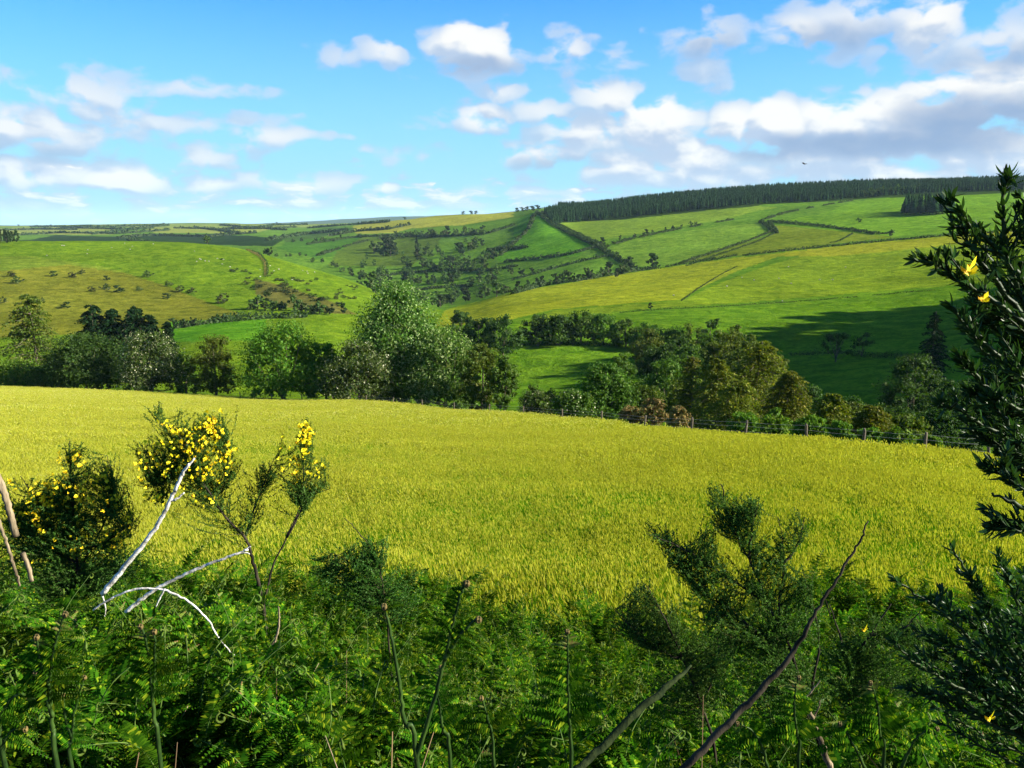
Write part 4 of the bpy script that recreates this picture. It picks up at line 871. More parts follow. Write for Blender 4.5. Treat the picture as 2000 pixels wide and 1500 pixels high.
M['grass'] = leafmat('grass', (.085, .16, .003), (.29, .32, .008), (.46, .42, .04), c3amt=.24, trans=.45, gloss=.0, objvar=.0)
M['seed'] = leafmat('seed', (.34, .34, .030), (.48, .46, .07), (.56, .54, .18), trans=.4, gloss=.0, objvar=0)
M['grass_green'] = leafmat('grass_green', (.026, .120, .002), (.112, .275, .004), (.34, .40, .03), c3amt=.12, trans=.45, gloss=.0, objvar=.0)
def grass_tuft(nb, rad, h, w, seedhead, seed, gm='grass'):
    rs = np.random.RandomState(seed); mb = MB()
    for i in range(nb):
        th = rs.rand() * 2 * pi; r = rad * math.sqrt(rs.rand()); b0 = np.array([cos(th) * r, sin(th) * r, 0]); hh = h * rs.uniform(.6, 1.1)
        lean = np.array([-.22 + rs.randn() * .2, rs.randn() * .2, 0]) * hh; ph_ = rs.rand() * pi; sd_ = np.array([cos(ph_), sin(ph_), 0]) * w
        p1 = b0 + lean * .3 + [0, 0, hh * .55]; p2 = b0 + lean + [0, 0, hh]
        mb.add([b0 - sd_ * .5, b0 + sd_ * .5, p1 + sd_ * .4, p1 - sd_ * .4, p2], [[0, 1, 2, 3]], [[3, 2, 4]])
        if rs.rand() < seedhead:
            hh2 = hh * 1.22; p3 = b0 + lean * 1.15 + [0, 0, hh2]; p0 = p3 - [lean[0] * .2, lean[1] * .2, hh * .22]; s2 = sd_ / w * w * 1.6
            s3_ = np.array([-sd_[1], sd_[0], 0]) * 1.2
            mb.add([p0, p0 * .5 + p3 * .5 + s2, p3, p0 * .5 + p3 * .5 - s2], [[0, 1, 2, 3]], None, 1)
            mb.add([p0, p0 * .5 + p3 * .5 + s3_, p3, p0 * .5 + p3 * .5 - s3_], [[0, 1, 2, 3]], None, 1)
    return mb.mesh('grass_tuft', [M[gm], M['seed']])
def meadow_pts(n, y0, y1, power=1.0, margin=.06, ra=1.0, rb=1.0):
    out = []
    tot = 0
    while tot < n:
        y = np.sqrt(RS.uniform(y0 ** 2, y1 ** 2, n)); a = RS.uniform(-.70 - margin, .70 + margin, n); x = a * y
        L, T = rows_fast(a); yf = np.exp(L[0]); ok = (y < yf - .3) & (RS.rand(n) < np.clip((y - y0) / ra, 0, 1)) & (RS.rand(n) < np.clip((y1 - y) / rb, 0, 1))
        out.append(np.stack([x[ok], y[ok]], 1)); tot += ok.sum()
    P = np.vstack(out)[:n]; return np.column_stack([P, G(P[:, 0], P[:, 1]) - .03])
GT1 = [grass_tuft(36, .22, .46, .0075, (.06, .10, .03, .4, .5, .55)[i], i, 'grass' if i > 2 else 'grass_green') for i in range(6)]
GT2 = [grass_tuft(40, .42, .44, .015, .12 if i < 2 else .42, 10 + i, 'grass_green' if i < 2 else 'grass') for i in range(4)]
GT3 = [grass_tuft(44, .8, .46, .036, .45, 20 + i, 'grass_green' if i < 1 else 'grass') for i in range(4)]
P1 = meadow_pts(60000, 9.3, 46, ra=.3, rb=20); P2 = meadow_pts(46000, 24, 100, ra=22, rb=40); P3 = meadow_pts(28000, 52, 160, ra=45)
def ripe(P, ng, nt_, lo, hi):
    """patches of greener and of riper grass, riper away from the bank"""
    k = .5 * vnoise(P[:, 0], P[:, 1], 14, 41) + .3 * vnoise(P[:, 0], P[:, 1], 5, 42) + .2 * RS.rand(len(P))
    r = np.interp(P[:, 1], [9, 16, 30, 55], [lo, lo + .1, hi - .05, hi]) + (k - .5) * 1.9
    y_ = RS.rand(len(P)) < r
    return np.where(y_, RS.randint(ng, nt_, len(P)), RS.randint(0, ng, len(P)))
scatter('near_grass', GT1, P1, RS.rand(len(P1)) * .9, RS.uniform(.75, 1.25, len(P1)) * (.62 + .45 * vnoise(P1[:, 0], P1[:, 1], 3, 2) + .30 * vnoise(P1[:, 0], P1[:, 1], 13, 6)), 'tall yellow green meadow grass nearest the bracken', 'grass', pick=ripe(P1, 3, 6, .02, .9))
scatter('meadow_grass', GT2, P2, RS.rand(len(P2)) * .9, RS.uniform(.7, 1.2, len(P2)) * (.62 + .45 * vnoise(P2[:, 0], P2[:, 1], 5, 2) + .30 * vnoise(P2[:, 0], P2[:, 1], 16, 6)), 'yellow meadow grass with seed heads in the middle of the meadow', 'grass', pick=ripe(P2, 2, 4, .22, .95))
scatter('far_meadow_grass', GT3, P3, RS.rand(len(P3)) * .9, RS.uniform(.7, 1.1, len(P3)) * (.75 + .5 * vnoise(P3[:, 0], P3[:, 1], 8, 2)), 'yellow meadow grass at the far edge by the fence', 'grass')

# ------------------------------------------------------------------ bracken
M['bracken'] = leafmat('bracken', (.012, .048, .003), (.060, .142, .006), (.20, .26, .012), trans=.45, gloss=.0, objvar=.85)
M['bracken_stem'] = woodmat('bracken_stem', (.03, .07, .012), (.09, .14, .025), 30, .6, .2)
M['bracken_tip'] = leafmat('bracken_tip', (.08, .13, .015), (.16, .19, .02), (.16, .08, .03), trans=.3, objvar=.4)
M['litter'] = leafmat('litter', (.07, .04, .02), (.22, .14, .07), (.42, .31, .19), trans=.15, objvar=.5)
def pinna(mb, base, d, up, ln, npn, w, curl=0.3, mat=0):
    """one side branch of a frond: midrib with pairs of narrow leaflets"""
    d = d / np.linalg.norm(d); side = np.cross(up, d); side /= np.linalg.norm(side)
    t = (np.arange(npn) + .5) / npn; droop = -up[None] * (t ** 2 * ln * curl)[:, None]
    C = base[None] + d[None] * (t * ln)[:, None] + droop
    L_ = ln * .19 * (1.02 - t) ** .75 + ln * .015; wd = ln / npn * .42
    for s in (-1, 1):
        tip = C + (side * s + d * .35)[None] * L_[:, None] - up[None] * (L_ * .18)[:, None]
        Vv = np.stack([C - d[None] * wd, (C * .45 + tip * .55) - d[None] * wd * .8, tip, (C * .45 + tip * .55) + d[None] * wd * .9, C + d[None] * wd], 1)
        k = np.arange(npn) * 5; mb.add(Vv, np.stack([k, k + 1, k + 3, k + 4], 1), np.stack([k + 1, k + 2, k + 3], 1), mat)
    end = C[-1] + d * ln / npn
    mb.add([base - side * .0016, base + side * .0016, end], None, [[0, 1, 2]], 1)
def frond(seed, H=.9, L=.62, pairs=13, npn=16, stem_r=.0045, curled=.5):
    rs = np.random.RandomState(seed); mb = MB()
    az_ = rs.rand() * 6.28; dr = np.array([cos(az_), sin(az_), 0])
    P = bez([[0, 0, -.08], [0.01, 0.01, H * .4], dr * .05 + [0, 0, H * .68], dr * L * .28 + [0, 0, H * .95], dr * L * .62 + [0, 0, H * (1.02 + .16 * rs.rand())]], 6)
    tube(mb, P, np.linspace(stem_r, stem_r * .35, len(P)), 5, mat=1)
    st_ = int(len(P) * .45); ks = np.linspace(st_, len(P) - 1, pairs)
    for i, k in enumerate(ks):
        k0 = int(k); b0 = P[k0]; tn = P[min(k0 + 1, len(P) - 1)] - P[max(k0 - 1, 0)]; tn /= np.linalg.norm(tn)
        f = i / (pairs - 1); ln = L * .52 * (1 - f) ** .85 + .02
        sd_ = np.cross(tn, [0, 0, 1.]); 
        if np.linalg.norm(sd_) < .15: sd_ = np.array([-dr[1], dr[0], 0])
        sd_ /= np.linalg.norm(sd_); upv = np.cross(sd_, tn); upv = upv if upv[2] > 0 else -upv
        if upv[2] < .5: upv = np.array([0, 0, 1.])
        for s in (-1, 1):
            pinna(mb, b0, sd_ * s + tn * .45 + upv * .15 + rs.randn(3) * .17, upv, ln * rs.uniform(.75, 1.15), npn if f < .7 else max(4, npn // 2), .01, curl=rs.uniform(.1, .75), mat=0 if (f < .85 or rs.rand() > curled) else 2)
    # the tip still rolled
    e_ = P[-1]; th = np.linspace(0, 1.6 * pi, 8); rr = .022 * (1 - th / (2.2 * pi)); cr = np.stack([e_[0] + dr[0] * np.sin(th) * rr, e_[1] + dr[1] * np.sin(th) * rr, e_[2] - .022 + np.cos(th) * rr], 1)
    tube(mb, cr, np.linspace(.004, .006, 8), 4, mat=2)
    return mb
BR = [frond(i, RS.uniform(.8, 1.05), RS.uniform(.42, .62)).mesh('bracken_frond', [M['bracken'], M['bracken_stem'], M['bracken_tip']]) for i in range(6)]
BR2 = [frond(30 + i, RS.uniform(.5, .7), RS.uniform(.32, .45), 11, 13).mesh('bracken_frond', [M['bracken'], M['bracken_stem'], M['bracken_tip']]) for i in range(5)]
def bank_pts(n, y0, y1):
    y = RS.uniform(y0, y1, n); a = RS.uniform(-.80, .80, n); x = a * y
    lim = 13.6 - 1.1 * np.clip(x / 3, -1, 1) + 2.2 * (vnoise(x, x * 0, 1.8, 8) - .5) * 2 - .6 * np.clip((x + 1) / 2, 0, 1)
    k = y < lim; x, y = x[k], y[k]; return np.column_stack([x, y, G(x, y)])
B1 = bank_pts(3200, 3.4, 13.5)
B0 = bank_pts(8500, 2.6, 13)
scatter('bracken', BR, B1, RS.rand(len(B1)) * 6.28, RS.uniform(.55, 1.2, len(B1)) * np.interp(B1[:, 1], [3, 6, 9, 12], [.62, .85, 1.05, 1.15]), 'dense green bracken covering the bank in the foreground', 'bracken', tilt=RS.randn(len(B1), 2) * .16)
scatter('low_bracken', BR2, B0, RS.rand(len(B0)) * 6.28, RS.uniform(.6, 1.1, len(B0)), 'short young bracken filling the bank under the taller fronds', 'bracken', tilt=RS.randn(len(B0), 2) * .25)
def sprig(seed, H):
    rs = np.random.RandomState(seed); mb = MB(); C, AX = [], []
    for k in range(5):
        th = rs.rand() * 6.28; d = np.array([cos(th), sin(th), 0]); h_ = H * rs.uniform(.6, 1.1); P = bez([[0, 0, -.05], d * .05 + [0, 0, h_ * .5], d * .16 * h_ * 2 * rs.rand() + [0, 0, h_]], 6)
        tube(mb, P, np.linspace(.003, .0008, len(P)), 3, mat=1)
        m_ = 46; t = (.2 + .8 * rs.rand(m_)) * (len(P) - 1.01); k0 = t.astype(int); p_ = P[k0] + (P[k0 + 1] - P[k0]) * (t - k0)[:, None]; ax = rs.randn(m_, 3); ax[:, 2] = np.abs(ax[:, 2]) * .7 + .3; ax /= np.linalg.norm(ax, axis=1, keepdims=True)
        L_ = .02 + .035 * rs.rand(m_); C.append(p_ + ax * L_[:, None] * .5); AX.append(ax); leaves(mb, C[-1], L_, None, 0, .32, ax)
    return mb.mesh('herb_sprig', [M['herb'], M['bracken_stem']])
M['herb'] = leafmat('herb', (.014, .050, .004), (.080, .165, .007), (.24, .29, .02), trans=.45, gloss=.0, objvar=.9)
HB = [sprig(i, (.5, .7, .9, .6)[i]) for i in range(4)]
H1 = bank_pts(12000, 2.9, 15)
scatter('herbs', HB, H1, RS.rand(len(H1)) * 6.28, RS.uniform(.6, 1.15, len(H1)) * np.interp(H1[:, 1], [3, 6, 9], [.75, 1.05, 1.3]) * (.7 + .6 * vnoise(H1[:, 0], H1[:, 1], .9, 5)), 'fine leaved green weeds growing all through the bracken', 'weeds', tilt=RS.randn(len(H1), 2) * .2)
# dead fronds and stalks on the ground
lt = MB()
LP = bank_pts(15000, 1.2, 10); nL = len(LP)
leaves(lt, LP + np.column_stack([RS.randn(nL, 2) * .1, RS.rand(nL) * .18]), RS.uniform(.03, .10, nL), np.array([[0, 0, 1.]]).repeat(nL, 0), .5, .3)
for i in range(900):
    p = LP[RS.randint(nL)]; d = RS.randn(3); d[2] = abs(d[2]) * .8 + .3; d /= np.linalg.norm(d); l_ = RS.uniform(.3, .85)
    tube(lt, [p, p + d * l_ * .5 + RS.randn(3) * .02, p + d * l_], [.003, .0025, .0015], 3)
tag(mobj('leaf_litter', lt.mesh('leaf_litter', M['litter'])), 'tan dead bracken stalks and litter between the green fronds', 'litter', kind='stuff')
# ------------------------------------------------------------------ foreground shrubs, branches and bracken
M['broom_leaf'] = leafmat('broom_leaf', (.020, .062, .008), (.06, .130, .018), (.10, .18, .03), trans=.3, gloss=.006, rough=.45, objvar=.1)
M['broom_twig'] = leafmat('broom_twig', (.03, .06, .015), (.055, .08, .022), (.10, .08, .04), trans=.0, gloss=.0)
M['petal'] = leafmat('petal', (.80, .60, .01), (.92, .76, .02), (.78, .45, .01), trans=.2, gloss=.02, objvar=.1, c3amt=.12)
M['near_leaf'] = leafmat('near_leaf', (.013, .038, .009), (.030, .072, .016), trans=.22, gloss=.018, rough=.35, objvar=.3)
def flower_mesh():
    mb = MB(); s = .015
    for k, (a, t) in enumerate(((-.7, .5), (.7, .5), (0, 1.15), (2.6, .2), (-2.6, .2))):
        d = np.array([sin(a), -.15, cos(a) * t]) * s; w_ = np.array([cos(a), .5, -sin(a)]) * s * .5; o_ = np.array([0, k * .0012, 0])
        mb.add([o_, o_ + d * .6 + w_, o_ + d * 1.1 + [0, .002, 0], o_ + d * .6 - w_], [[0, 1, 2, 3]])
    return mb.mesh('flower', M['petal'])
FLM = flower_mesh()
def broom(name, label, y, stems, blobs, base, cat='shrub', rad0=.011, leaf=.0125, flowers=0, stemmat='bark_dark', ydev=.16, curl=.0, twr=.0011):
    """stems: polylines in image points at distance y; blobs: (u, v, hw, hh, twigs, flower share)"""
    bx, by = base; bz = gz(bx, by); o0 = np.array([bx, by, bz]); e = empty(name, (bx, by, bz)); tag(e, label, cat)
    mb = MB(); SP_ = []
    for k, st in enumerate(stems):
        dy = RS.randn() * ydev * .4
        P = [pt(u, v, y + dy * i / len(st)) for i, (u, v) in enumerate(st)]
        if k == 0: P = [o0 + [0, 0, -.1]] + P
        q = bez(P, 6, .002); r = rad0 * (1 if k == 0 else .62); tube(mb, q - o0, np.linspace(r, r * .22, len(q)), 6, knob=.2); SP_.append(q)
    mobj('stem', mb.mesh('stem', M[stemmat], True), e)
    SPA = np.vstack(SP_); tw = MB(); C, AX = [], []; fl = []
    for (u, v, hw, hh, nt_, fs) in blobs:
        nt_ = int(nt_ * 1.5); sub_ = RS.uniform(-1, 1, (8, 2)) * .95
        c = pt(u, v, y); s = y / FP
        for i in range(nt_):
            r = RS.rand() ** .45; th = RS.rand() * 2 * pi; 
            q_ = sub_[RS.randint(7)]; tip = c + np.array([(q_[0] + cos(th) * r * .36) * hw * s, RS.uniform(-1, 1) * min(.2, hw * s * .8), (q_[1] + sin(th) * r * .5) * hh * s])
            d2 = np.linalg.norm(SPA - tip, axis=1) + np.where(SPA[:, 2] > tip[2] - .02, .12, 0); k = np.argsort(d2)[RS.randint(0, 6)]; root = SPA[k]
            vec = tip - root; L_ = np.linalg.norm(vec)
            if L_ > .32: root = tip - vec / L_ * .32 * RS.uniform(.7, 1) ; vec = tip - root; L_ = np.linalg.norm(vec)
            mid = root + vec * .5 + np.array([0, 0, -.10 * L_]) + RS.randn(3) * L_ * .05
            q = bez([root, mid, tip + [0, 0, L_ * .08]], 4); tube(tw, q - o0, np.linspace(twr, twr * .5, len(q)), 3)
            m_ = int(14 + L_ * 190); t = (.22 + .8 * RS.rand(m_)) * (len(q) - 1.01); t = np.clip(t, 0, len(q) - 1.01); k0 = t.astype(int); fr = (t - k0)[:, None]
            p_ = q[k0] * (1 - fr) + q[k0 + 1] * fr; dd = q[k0 + 1] - q[k0]; dd /= np.linalg.norm(dd, axis=1, keepdims=True)
            ax = dd * .9 + RS.randn(m_, 3) * .5; ax /= np.linalg.norm(ax, axis=1, keepdims=True)
            C.append(p_ + ax * leaf * .5); AX.append(ax)
            if tip[1] < c[1] + .04 and RS.rand() < fs * 1.05:
                for j in range(RS.randint(3, 8)):
                    f = RS.uniform(.6, 1) * (len(q) - 1.01); kk = int(f); fl.append(q[kk] + (q[kk + 1] - q[kk]) * (f - kk) + RS.randn(3) * .006 + np.array([.004, -.03, .014]))
    mobj('twigs', tw.mesh('twigs', M['broom_twig']), e)['kind'] = 'stuff'
    mb = MB(); C = np.vstack(C) - o0; AX = np.vstack(AX); leaves(mb, C, leaf * (.7 + .6 * RS.rand(len(C))), None, 0, .34, AX)
    mobj('foliage', mb.mesh('foliage', M['broom_leaf']), e)['kind'] = 'stuff'
    RS.shuffle(fl)
    for p_ in fl[:300]:
        o = mobj('flower', FLM, e, tuple(p_ - o0)); o.rotation_euler = (RS.randn() * .5, RS.randn() * .5, RS.rand() * 6.28); sc_ = RS.uniform(.55, 1.0); o.scale = (sc_,) * 3
    if len(fl) > 300:
        mb = MB(); fv = np.array([v.co[:] for v in FLM.vertices]); 
        for p_ in fl[300:600]:
            R3 = np.array(Quaternion((RS.randn(), RS.randn() * .4, RS.randn() * .4, RS.randn())).normalized().to_matrix()) * RS.uniform(.6, 1.1); mb.add(fv @ R3.T + (p_ - o0), np.arange(20).reshape(5, 4))
        mobj('flowers', mb.mesh('flowers', M['petal']), e)['kind'] = 'stuff'
    return e
broom('broom_shrub', 'leaning broom shrub whose left head is thick with yellow flowers, beside the white branches', 4.0,
 [[(515,1190),(500,1120),(490,1080),(478,1050),(440,1010),(405,955),(375,900),(350,850)],
  [(515,1180),(532,1110),(560,1050),(580,1005),(605,970),(645,955)], [(560,1050),(590,990),(592,900),(597,825)],
  [(478,1050),(500,985),(520,935),(535,895)], [(405,955),(380,900),(330,850),(300,805)], [(420,975),(440,930),(445,870),(430,825)], [(380,920),(340,930),(300,950)]],
 [(345,850,70,45,150,.75), (395,880,60,70,150,.55), (430,865,28,50,70,.8), (330,910,60,50,120,.45), (370,940,60,40,110,.3), (315,975,28,18,24,.6), (300,815,14,20,14,0), (400,830,20,20,20,.1), (445,925,30,26,30,.2),
  (605,962,42,24,120,0), (595,900,26,50,60,.5), (598,845,14,26,22,.7), (520,928,24,24,40,0), (500,985,40,60,30,0), (450,1010,80,40,24,0), (560,900,26,40,14,.4), (640,925,18,22,10,.7)],
 (-1.25, 4.0), flowers=1)
broom('broom_shrub', 'broad broom shrub banded with yellow flowers along its top, near the left edge', 4.1,
 [[(150,1230),(150,1120),(145,1020),(138,930),(135,865)], [(150,1120),(100,1030),(60,960),(40,930)], [(150,1120),(200,1030),(225,960),(210,890)], [(140,1080),(200,1060),(260,1020)], [(150,1100),(80,1060),(20,1000)]],
 [(70,960,60,40,130,.7), (165,955,85,45,190,.6), (140,895,22,38,40,.45), (90,1010,75,50,170,.12), (170,1020,80,60,190,.12), (215,950,14,50,40,0), (245,1000,30,40,50,.25), (235,1050,32,24,46,.75), (150,1080,110,60,220,.05), (40,1010,45,60,110,.08), (60,1100,70,50,110,0), (200,1110,70,50,120,0), (120,1150,90,40,120,0)],
 (-2.2, 4.1))
broom('broom_shrub', 'dark green broom shrub without flowers, standing before the meadow right of centre', 3.1,
 [[(1600,1490),(1575,1390),(1548,1280),(1500,1180),(1462,1090),(1425,1020),(1408,945)], [(1548,1280),(1522,1200),(1532,1100),(1520,1010)], [(1500,1180),(1410,1120),(1340,1075),(1262,1042)],
  [(1545,1290),(1450,1210),(1380,1160),(1290,1060)], [(1575,1390),(1600,1250),(1570,1120)], [(1462,1090),(1470,1020),(1480,990)], [(1530,1100),(1560,1060),(1572,1010)]],
 [(1410,985,30,36,46,0), (1455,1020,50,45,100,0), (1400,1030,40,30,36,0), (1520,1080,45,65,120,0), (1300,1060,50,22,50,0), (1360,1090,60,34,80,0), (1440,1110,60,50,100,0), (1410,1170,70,50,90,0), (1500,1190,60,60,90,0), (1550,1170,40,70,60,0), (1430,1240,80,50,110,0), (1530,1260,70,60,90,0), (1470,1320,90,60,110,0), (1560,1350,70,60,80,0)],
 (1.25, 3.1), rad0=.010, leaf=.0115)
broom('broom_shrub', 'low dark broom shrub left of the dark green one, at the meadow edge', 3.3,
 [[(1400,1500),(1370,1380),(1335,1290),(1300,1210),(1260,1140)], [(1370,1380),(1400,1300),(1400,1220)], [(1335,1290),(1270,1260),(1200,1190)]],
 [(1270,1180,45,45,90,0), (1320,1230,60,50,120,0), (1380,1290,60,60,120,0), (1230,1220,40,30,50,0), (1340,1330,80,50,110,0)], (.95, 3.3), rad0=.009, leaf=.0115)
broom('broom_shrub', 'twiggy broom shrub behind the slanting dark stick, next to the bottom right bush', 3.4,
 [[(1700,1500),(1680,1400),(1660,1310),(1700,1240),(1740,1180)], [(1660,1310),(1640,1240),(1620,1180)], [(1700,1240),(1760,1230),(1800,1190)]],
 [(1690,1240,55,40,80,0), (1640,1290,50,50,80,0), (1740,1260,60,50,100,.0), (1700,1340,80,50,110,0), (1790,1300,60,60,90,0)], (1.55, 3.4), rad0=.012, leaf=.0115)
broom('broom_shrub', 'small drooping broom plume in the middle of the picture before the meadow', 4.2,
 [[(760,1250),(750,1160),(735,1090),(700,1040),(672,1012)], [(750,1160),(700,1110),(650,1080)]],
 [(715,1060,22,28,40,0), (735,1100,30,40,70,0), (690,1100,60,40,90,0), (640,1100,40,40,60,0), (760,1150,60,50,90,0), (680,1150,70,40,80,0)], (-.65, 4.3), rad0=.007)

def branch(name, label, polys, radii, mat, cat='branch', base=None):
    P0 = bez([pt(*p) for p in polys[0]], 8, .0015); o0 = P0[0].copy(); mb = MB(); mb2 = []
    tube(mb, P0 - o0, np.interp(np.linspace(0, 1, len(P0)), np.linspace(0, 1, len(radii[0])), radii[0]), 9, knob=.22)
    o = mobj(name, mb.mesh(name, M[mat], True), None, tuple(o0)); tag(o, label, cat)
    for p_, r_ in zip(polys[1:], radii[1:]):
        Q_ = bez([pt(*p) for p in p_], 6, .001); m2 = MB(); tube(m2, Q_ - o0, np.interp(np.linspace(0, 1, len(Q_)), np.linspace(0, 1, len(r_)), r_), 7, knob=.2)
        mobj('side_twig', m2.mesh('side_twig', M[mat], True), o)
    return o
y_ = 3.3
branch('dead_branch', 'bleached white forked branch rising steeply to the flowering broom head', [[(200,1160,y_),(245,1105,y_),(290,1050,y_),(322,1000,y_),(345,950,y_),(360,920,y_),(380,895,y_)], [(336,978,y_),(348,972,y_),(360,962,y_)], [(342,960,y_),(356,925,y_),(369,906,y_-.02)], [(200,1160,y_),(206,1190,y_),(205,1205,y_)]],
       [[.0120,.0100,.0085,.0065,.0035], [.006,.003], [.007,.004], [.004,.001]], 'bleached')
branch('dead_branch', 'bleached white branch lying at a low angle with a splintered upper end', [[(246,1195,y_),(290,1160,y_),(340,1132,y_),(400,1105,y_),(450,1086,y_),(484,1074,y_)], [(470,1080,y_),(484,1070,y_),(490,1068,y_)], [(470,1080,y_),(482,1080,y_),(488,1082,y_)]],
       [[.0088,.0076,.0065,.0056,.0048], [.004,.002], [.004,.002]], 'bleached')
branch('dead_branch', 'thin bleached branch arching over and down to the right', [[(182,1192,y_-.1),(220,1167,y_-.1),(265,1151,y_-.1),(315,1152,y_-.1),(365,1172,y_-.1),(405,1210,y_-.1),(430,1250,y_-.1),(458,1280,y_-.1)], [(322,1150,y_-.1),(312,1170,y_-.1),(304,1186,y_-.1)]],
       [[.0038,.0046,.0043,.0035,.0022], [.004,.002]], 'bleached')
branch('dead_stake', 'thick pale brown leaning stake at the left edge of the photo', [[(-30,880,3),(2,945,3),(18,1000,3),(32,1048,3)], [(44,1080,3),(56,1110,3),(62,1135,3)]], [[.010,.0125,.0125,.012], [.010,.009,.008]], 'dead_wood', 'stake')
branch('dead_stake', 'thin brown stake beside the thick leaning one at the left edge', [[(-10,990,3.05),(12,1060,3.05),(26,1100,3.05),(38,1145,3.05)]], [[.006,.006,.0055,.005]], 'dead_wood', 'stake')
branch('dark_stick', 'long bare dark stick slanting up to the right in front of the meadow', [[(1325,1510,1.7),(1400,1435,1.72),(1480,1355,1.75),(1545,1280,1.78),(1590,1200,1.8),(1635,1130,1.83),(1672,1070,1.85),(1696,1018,1.86)], [(1612,1172,1.81),(1618,1190,1.81),(1622,1205,1.81)]], [[.0090,.0085,.0078,.0068,.0052,.0038,.0031,.0027,.0018], [.0015,.001]], 'bark_dark')
branch('mossy_branch', 'thick dark mossy branch low at the bottom right of centre', [[(1120,1510,1.9),(1180,1455,1.95),(1250,1385,2.0),(1310,1335,2.05),(1350,1300,2.1)]], [[.010,.011,.010,.008,.003]], 'moss')  if 'moss' in M else None
branch('dead_plant', 'pale dead forked stem standing in the bracken below the slanting stick', [[(1622,1500,2.3),(1600,1440,2.3),(1585,1400,2.3),(1572,1350,2.32)], [(1587,1405,2.3),(1598,1385,2.3),(1602,1368,2.3)], [(1575,1360,2.3),(1590,1345,2.3),(1602,1330,2.3)]], [[.010,.008,.006,.004], [.003,.0015], [.003,.0015]], 'dead_wood')
branch('dead_plant', 'pale curved dry stalk standing below the leaning broom', [[(525,1275,3.2),(540,1245,3.2),(545,1210,3.2),(543,1185,3.2)], [(520,1285,3.2),(530,1262,3.2),(541,1240,3.2)]], [[.005,.005,.004,.003], [.003,.002]], 'dead_wood')

# near bushes on the right: every shoot carries narrow leaves, the largest of them single parts
def near_bush(label, base, trunk, shoots, y, dens=1.0, leafL=.019):
    o0 = np.array([base[0], base[1], gz(*base)]); e = empty('broom_bush', tuple(o0)); tag(e, label, 'bush'); mb = MB(); LV = []
    T = bez([o0] + [pt(*p) for p in trunk], 6, .002); tube(mb, T - o0, np.linspace(.014, .006, len(T)), 7, knob=.2)
    def add_leaves(q, l0=.15, l1=1.0, step=.0075, sc=1.0):
        L_ = np.concatenate([[0], np.cumsum(np.linalg.norm(np.diff(q, axis=0), axis=1))]); s = L_[-1] * l0; ph_ = RS.rand() * 6
        while s < L_[-1] * l1:
            c = np.array([np.interp(s, L_, q[:, k]) for k in range(3)]); s2 = min(s + .01, L_[-1]); c2 = np.array([np.interp(s2 + 1e-4, L_, q[:, k]) for k in range(3)]); c1 = np.array([np.interp(s - .01, L_, q[:, k]) for k in range(3)])
            d = c2 - c1; d /= np.linalg.norm(d) + 1e-9
            for j in range(3):
                ph_ += 2.3; a_ = np.cross(d, [.1, .9, .2]); a_ /= np.linalg.norm(a_); b_ = np.cross(d, a_)
                out = a_ * cos(ph_) + b_ * sin(ph_); ax = d * RS.uniform(.5, 1.0) + out * RS.uniform(.5, .9); ax /= np.linalg.norm(ax)
                LV.append((c, ax, out, leafL * RS.uniform(.6, 1.15) * sc * (1.1 if j else .8)))
            s += step * RS.uniform(.8, 1.5)
        d = q[-1] - q[-3]; d /= np.linalg.norm(d)
        for j in range(4):
            ax = d + RS.randn(3) * .35; ax /= np.linalg.norm(ax); LV.append((q[-1] - d * .004, ax, RS.randn(3), leafL * .9 * sc))
    for (st, dy, bare) in shoots:
        q = bez([pt(u, v, y + dy) for (u, v) in st], 7, .0012); tube(mb, q - o0, np.linspace(.0042, .0014, len(q)), 6, knob=.15)
        if bare: continue
        add_leaves(q, .35, 1.0, .011 / dens)
        for k in range(int(9 * dens)):
            i = RS.randint(len(q) // 5, len(q) - 2); d = q[i + 1] - q[i - 1]; d /= np.linalg.norm(d); up = np.array([RS.randn() * .6 - .25, RS.randn() * .5, RS.rand() * .6 + .1])
            v_ = d * .8 + up * .8; v_ /= np.linalg.norm(v_); ln = RS.uniform(.025, .07) * (1.12 - i / len(q))
            q2 = bez([q[i], q[i] + v_ * ln * .5 + RS.randn(3) * .004, q[i] + v_ * ln + [0, 0, ln * .12]], 4); tube(mb, q2 - o0, np.linspace(.0018, .0009, len(q2)), 5)
            add_leaves(q2, .1, 1.0, .010)
    mobj('stem', mb.mesh('stem', M['near_stem'], True), e)
    def lmat(c, ax, out, L_):
        n_ = np.array(out) - ax * np.dot(out, ax); n_ /= np.linalg.norm(n_) + 1e-9; b_ = np.cross(ax, n_)
        return Matrix(((ax[0] * L_, b_[0] * L_, n_[0] * L_, c[0]), (ax[1] * L_, b_[1] * L_, n_[1] * L_, c[1]), (ax[2] * L_, b_[2] * L_, n_[2] * L_, c[2]), (0, 0, 0, 1)))
    # visible ones first
    vis = []
    for l in LV:
        U_, V_ = to_px(l[0][0], max(l[0][1], .1), l[0][2]); vis.append(l[3] / l[0][1] if (U_ < 2000 and V_ < 1500) else 0)
    od = np.argsort(-np.array(vis)); bulk = MB()
    for n_, i in enumerate(od):
        c, ax, out, L_ = LV[i]; mt = lmat(c - o0, ax, out, L_)
        if n_ < 300:
            o = mobj('leaf', NLM, e); o.matrix_local = mt
        else:
            Vv = NLV @ np.array(mt)[:3, :3].T + np.array(mt)[:3, 3]; bulk.add(Vv, NLQ)
    if bulk.n: mobj('leaves', bulk.mesh('leaves', M['near_leaf'], True), e)['kind'] = 'stuff'
    return e
M['near_stem'] = woodmat('near_stem', (.012, .024, .007), (.034, .055, .014), 60, .5, .3)
t_ = np.linspace(0, 1, 5); w_ = np.array([.03, .10, .13, .09, .0]); NLV = []; 
